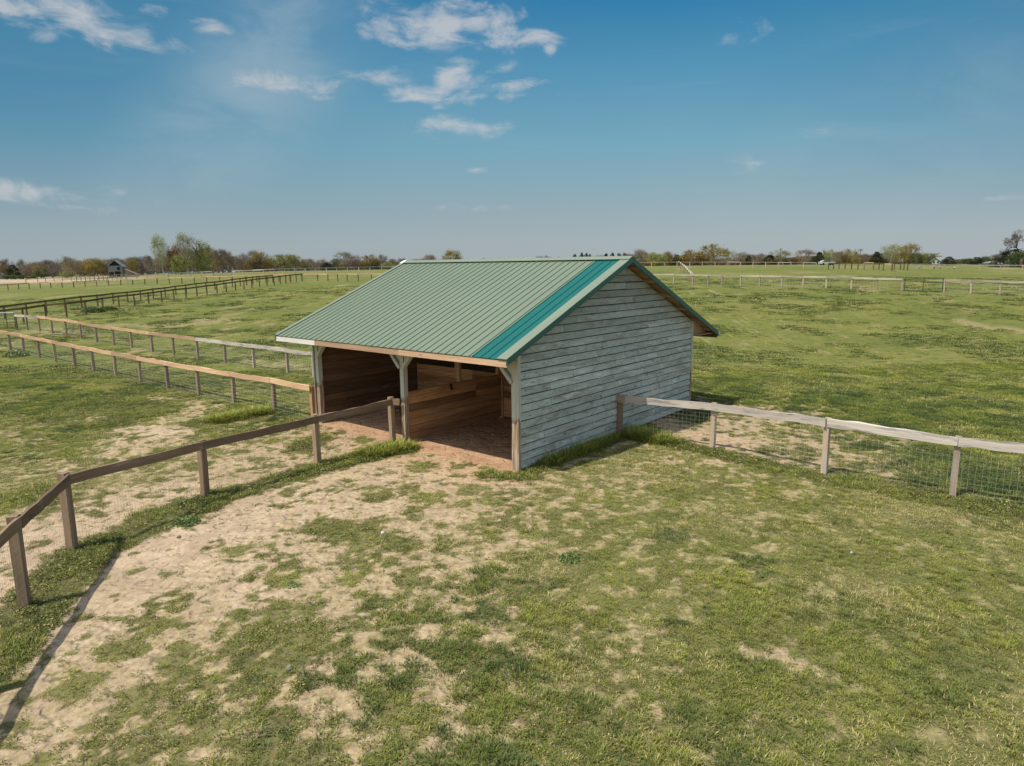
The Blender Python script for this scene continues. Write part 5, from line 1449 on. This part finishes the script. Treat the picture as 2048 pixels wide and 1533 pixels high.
tree('green', 2042, 504, 50, 160, 'dark evergreen mass at the foot of the gnarled bare tree', name='tree')
# gnarled bare tree
mb = MB(); rg = np.random.default_rng(5); p = at(2036, 170); r = ray(2036, 463); ht = H + r[2] / r[1] * 170 - p.z
root = empty('tree', p, .4, label='tall gnarled bare tree with twisting dark limbs at the right picture edge', category='tree')
sk = MB(); ends = limb(sk, Vector((0, 0, 0)), Vector((-.1, 0, 1)), .34, .030, 5, rg, .75, .05, 3, .62, 3)
ends = normalise(sk, ends); sc_ = Matrix.Diagonal((8.0, 8.0, ht)); sk.v = [tuple(sc_ @ Vector(q)) for q in sk.v]
sk.build('trunk', BARKD, root)
def fnb(r):
    e = ends[int(r.random() * len(ends))]; return tuple(sc_ @ (e + Vector(r.normal(0, .018, 3)))), 1
o = bpy.data.objects.new('crown', leaf_mesh('crown', 1500, fnb, LM['bare'], .09, rg)); COL.objects.link(o); o.parent = root
# the other trees of the belt
prof = [(-150, 536), (0, 533), (50, 533), (90, 528), (150, 524), (250, 524), (290, 517), (330, 512), (370, 506), (430, 505), (460, 510), (490, 518), (540, 520), (620, 521), (700, 522), (850, 521), (1000, 522), (1150, 518), (1270, 511), (1340, 512), (1380, 514), (1470, 516), (1560, 512), (1660, 510), (1730, 514), (1800, 506), (1860, 514), (1930, 520), (2000, 520), (2100, 516)]
pxs = [a for a, b_ in prof]; pys = [b_ for a, b_ in prof]
px = -140; i = 0
while px < 2160:
    yt = float(np.interp(px, pxs, pys))
    if px < 300: ks = ['bare', 'pink', 'bare', 'olive', 'pink', 'bare']; z_ = 'far left treeline'
    elif px < 480: ks = ['pink', 'pink', 'bare', 'pink', 'olive']; z_ = 'brown thicket under the tall pale trees'
    elif px < 800: ks = ['bare', 'pink', 'olive', 'bare', 'dark', 'ygreen', 'bare']; z_ = 'treeline between the tall pale trees and the roof'
    elif px < 1270: ks = ['bare', 'pink', 'bare']; z_ = 'treeline glimpsed over the roof ridge'
    elif px < 1750: ks = ['pink', 'bare', 'olive', 'dark', 'sage', 'pink']; z_ = 'treeline behind the right pasture'
    else: ks = ['bare', 'pink', 'olive', 'bare', 'green']; z_ = 'treeline at the far right'
    kd = ks[i % len(ks)] if random.random() < .5 else random.choice(ks)
    w_ = random.uniform(15, 27)
    tree(kd, px, yt + random.uniform(-4.5, 6), w_ * 1.15, random.uniform(252, 285), 'ordinary %s tree in the %s' % (ADJ[kd], z_), '%s trees in the %s' % (ADJ[kd], z_))
    px += w_ * random.uniform(.36, .62); i += 1
# the wood that closes the horizon behind them
rg = np.random.default_rng(77)
def fnw(r):
    px = r.uniform(-300, 2350); d = r.uniform(290, 330); yt = float(np.interp(px, pxs, pys)) + 1 + 6 * fbm(np.array([px]), np.array([0.]), 40., 3, 3)[0] * 1.6
    q = at(px, d); rr = ray(px, yt); zt = H + rr[2] / rr[1] * d; return (q.x, d, q.z - 1 + (zt - q.z + 1) * math.sqrt(r.random())), 1
me_ = leaf_mesh('distant_woods', 60000, fnw, LM['pink'], .62, rg); me_.materials.clear(); me_.materials.append(leafmat('mixed distant wood', (.10, .085, .06), (.23, .185, .135)))
o = bpy.data.objects.new('distant_woods', me_); COL.objects.link(o); tag(o, 'hazy brown wood closing the horizon behind the treeline', kind='stuff')

# ------------------------------------------------------------------ distant buildings, poles, car, bales
def house(name, label, px, d, w_, dep, hw, hr, wm, rm_, rz=0., cat='house', wins=(), dark_gable=False, door=None):
    p = at(px, d); root = empty(name, p, rz, label=label, category=cat)
    mb = MB(); mb.box(-w_ / 2, w_ / 2, 0, dep, -.5, hw); o = mb.build('wall', wm, root)
    mb = MB(); mb.prism([Vector((-w_ / 2, .01, hw)), Vector((w_ / 2, .01, hw)), Vector((0, .01, hr - .12))], (0, dep - .02, 0)); mb.build('gable', M['black'] if dark_gable else wm, root)
    mb = MB()
    for s_ in (-1, 1):
        ov = .35; sl_ = (hr - hw) / (w_ / 2)
        a = Vector((s_ * (w_ / 2 + ov), -.4, hw - ov * sl_)); b2 = Vector((0, -.4, hr))
        mb.prism([a, b2, b2 - Vector((0, 0, .14)), a - Vector((0, 0, .14))] if s_ < 0 else [b2, a, a - Vector((0, 0, .14)), b2 - Vector((0, 0, .14))], (0, dep + .8, 0))
    mb.build('roof', rm_, root)
    for (x, z, ww, hh_) in wins:
        mb = MB(); mb.box(x - ww / 2, x + ww / 2, -.05, -.005, z, z + hh_); wo_ = mb.build('window', M['black'], root)
    if door:
        mb = MB(); mb.box(door[0] - .5, door[0] + .5, -.05, -.005, 0, 2.05); mb.build('door', M['post_dark'], root)
    return root
WHITE = plain('white house paint', (.33, .33, .30), .7); GREYW = plain('grey barn wall', (.19, .20, .18), .8); GROOF = plain('grey barn roof', (.20, .195, .19), .7); GGROOF = plain('grey-green house roof', (.25, .31, .28), .6)
BROWNR = plain('brown shed roof', (.22, .17, .12), .8)
house('barn', 'small two-storey grey barn with a dark gable in the left treeline', 230, 205, 3.7, 4.2, 3.5, 5.2, GREYW, GROOF, math.radians(18), 'barn', wins=((-1.1, .4, 1.2, 1.2), (.9, 2.2, .8, .9), (.6, .3, 1.6, 1.5)), dark_gable=True)
pb = at(239, 203); root = empty('lean_to', pb, math.radians(18), label='brown lean-to shed against the right side of the small grey barn', category='shed')
mb = MB(); mb.prism([Vector((1.5, 0, -.5)), Vector((4.4, 0, -.5)), Vector((4.4, 0, .8)), Vector((1.5, 0, 2.2))], (0, 3, 0)); mb.build('wall', BROWNR, root)
mb = MB(); mb.prism([Vector((1.3, -.2, 2.42)), Vector((4.7, -.2, .78)), Vector((4.7, -.2, .66)), Vector((1.3, -.2, 2.3))], (0, 3.4, 0)); mb.build('roof', BROWNR, root)
house('house', 'low white house with grey-green roof among the right trees', 1871, 215, 2.4, 3.2, 1.5, 2.4, WHITE, GGROOF, math.radians(-60), 'house', wins=((-.6, .5, .5, .6), (.6, .5, .5, .6)))
house('house', 'small white gable-fronted house behind the corral', 1808, 243, 1.5, 1.6, 1.6, 3.0, WHITE, GROOF, math.radians(5), 'house', wins=((0, .5, .4, .5),))
house('shed', 'long low white shed near the right picture edge', 1986, 195, 3.2, 1.6, .9, 1.3, WHITE, GROOF, 0, 'shed', wins=((-.8, .3, .5, .4), (.6, .3, .5, .4)))
house('house', 'pale low house beyond the evergreen at the right picture edge', 2044, 190, 4.5, 3, 1.4, 2.2, WHITE, GGROOF, 0, 'house', wins=((-1.2, .5, .6, .6), (1., .5, .6, .6)))
house('house', 'low pale roofed house at the left picture edge behind the bushes', -2, 243, 4.0, 4, 1.2, 2.2, GREYW, GROOF, math.radians(30), 'house', wins=((-1., .4, .6, .6), (1., .4, .6, .6)))
for px, lb in ((1997, 'white upright tank left of the dark fence post near the big evergreen'), (2003, 'white upright tank right of the dark fence post near the big evergreen')):
    p = at(px, 188); root = empty('tank', p, 0, label=lb, category='tank')
    mb = MB(); mb.tube((0, 0, 0), (0, 0, .85), .28, 10); mb.build('barrel', WHITE, root)
    mb = MB(); mb.tube((0, 0, .85), (0, 0, .98), .28, 10, .1); mb.build('lid', M['bright'], root)
def pole(label, px, d, ytop, arms):
    p = at(px, d); r = ray(px, ytop); h_ = H + r[2] / r[1] * d - p.z
    root = empty('utility_pole', p, 0, label=label, category='utility pole')
    mb = MB(); mb.tube((0, 0, -.3), (0, 0, h_), .16, 6, .10); mb.build('pole', BARK, root)
    for z_, w_ in arms:
        mb = MB(); mb.beam((-w_ / 2, 0, h_ - z_), (w_ / 2, 0, h_ - z_), .14, .16); a_ = mb.build('crossarm', BARK, root)
        for t in (-.45, -.2, .2, .45):
            mb = MB(); mb.tube((w_ * t, 0, h_ - z_ + .08), (w_ * t, 0, h_ - z_ + .35), .06, 5); mb.build('insulator', GREYW, a_)
pole('double-arm utility pole standing above the trees left of the corral', 1718.5, 250, 497.5, ((.5, 1.6), (.9, 1.7)))
pole('slim utility pole above the pale tree in the right treeline', 1559.5, 255, 497, ((.5, .9),))
# parked car, tiny in the distance
p = at(1653, 200); car = empty('car', p, 0, label='white car parked beyond the far corral fence', category='car')
mb = MB(); prf = [(-2.2, .35), (2.2, .35), (2.25, .8), (1.3, .95), (.7, 1.4), (-1.2, 1.4), (-1.9, .95), (-2.25, .85)]
mb.prism([Vector((x, -.85, z)) for x, z in prf], (0, 1.7, 0)); mb.build('body', plain('white car paint', (.4, .4, .4), .35), car)
mb = MB(); mb.prism([Vector((x, -.862, z)) for x, z in [(-1.6, .98), (1.1, .98), (.62, 1.33), (-1.15, 1.33)]], (0, .01, 0)); mb.build('window', M['black'], car)
for x in (-1.35, 1.35):
    for y_ in (-.86, .62):
        mb = MB(); mb.tube((x, y_, .33), (x, y_ + .24, .33), .33, 12); wl = mb.build('wheel', M['black'], car)
# round bales beyond the corral
for k, (px, s_) in enumerate(((1838, .34), (1866, .5), (1879, .42), (1896, .28), (1909, .36), (1915, .3))):
    p = at(px, 140); mb = MB(); mb.tube((-.6 * s_, 0, .62 * s_), (.6 * s_, 0, .62 * s_), .65 * s_, 14)
    o = mb.build('hay_bale', plain('pale straw bale', (.27, .255, .155), .9)); o.location = p; o.rotation_euler = (0, 0, random.uniform(-.6, .6))
    tag(o, 'small pale straw-coloured bale in the grass beyond the corral', 'bale', 'pale bales beyond the corral')
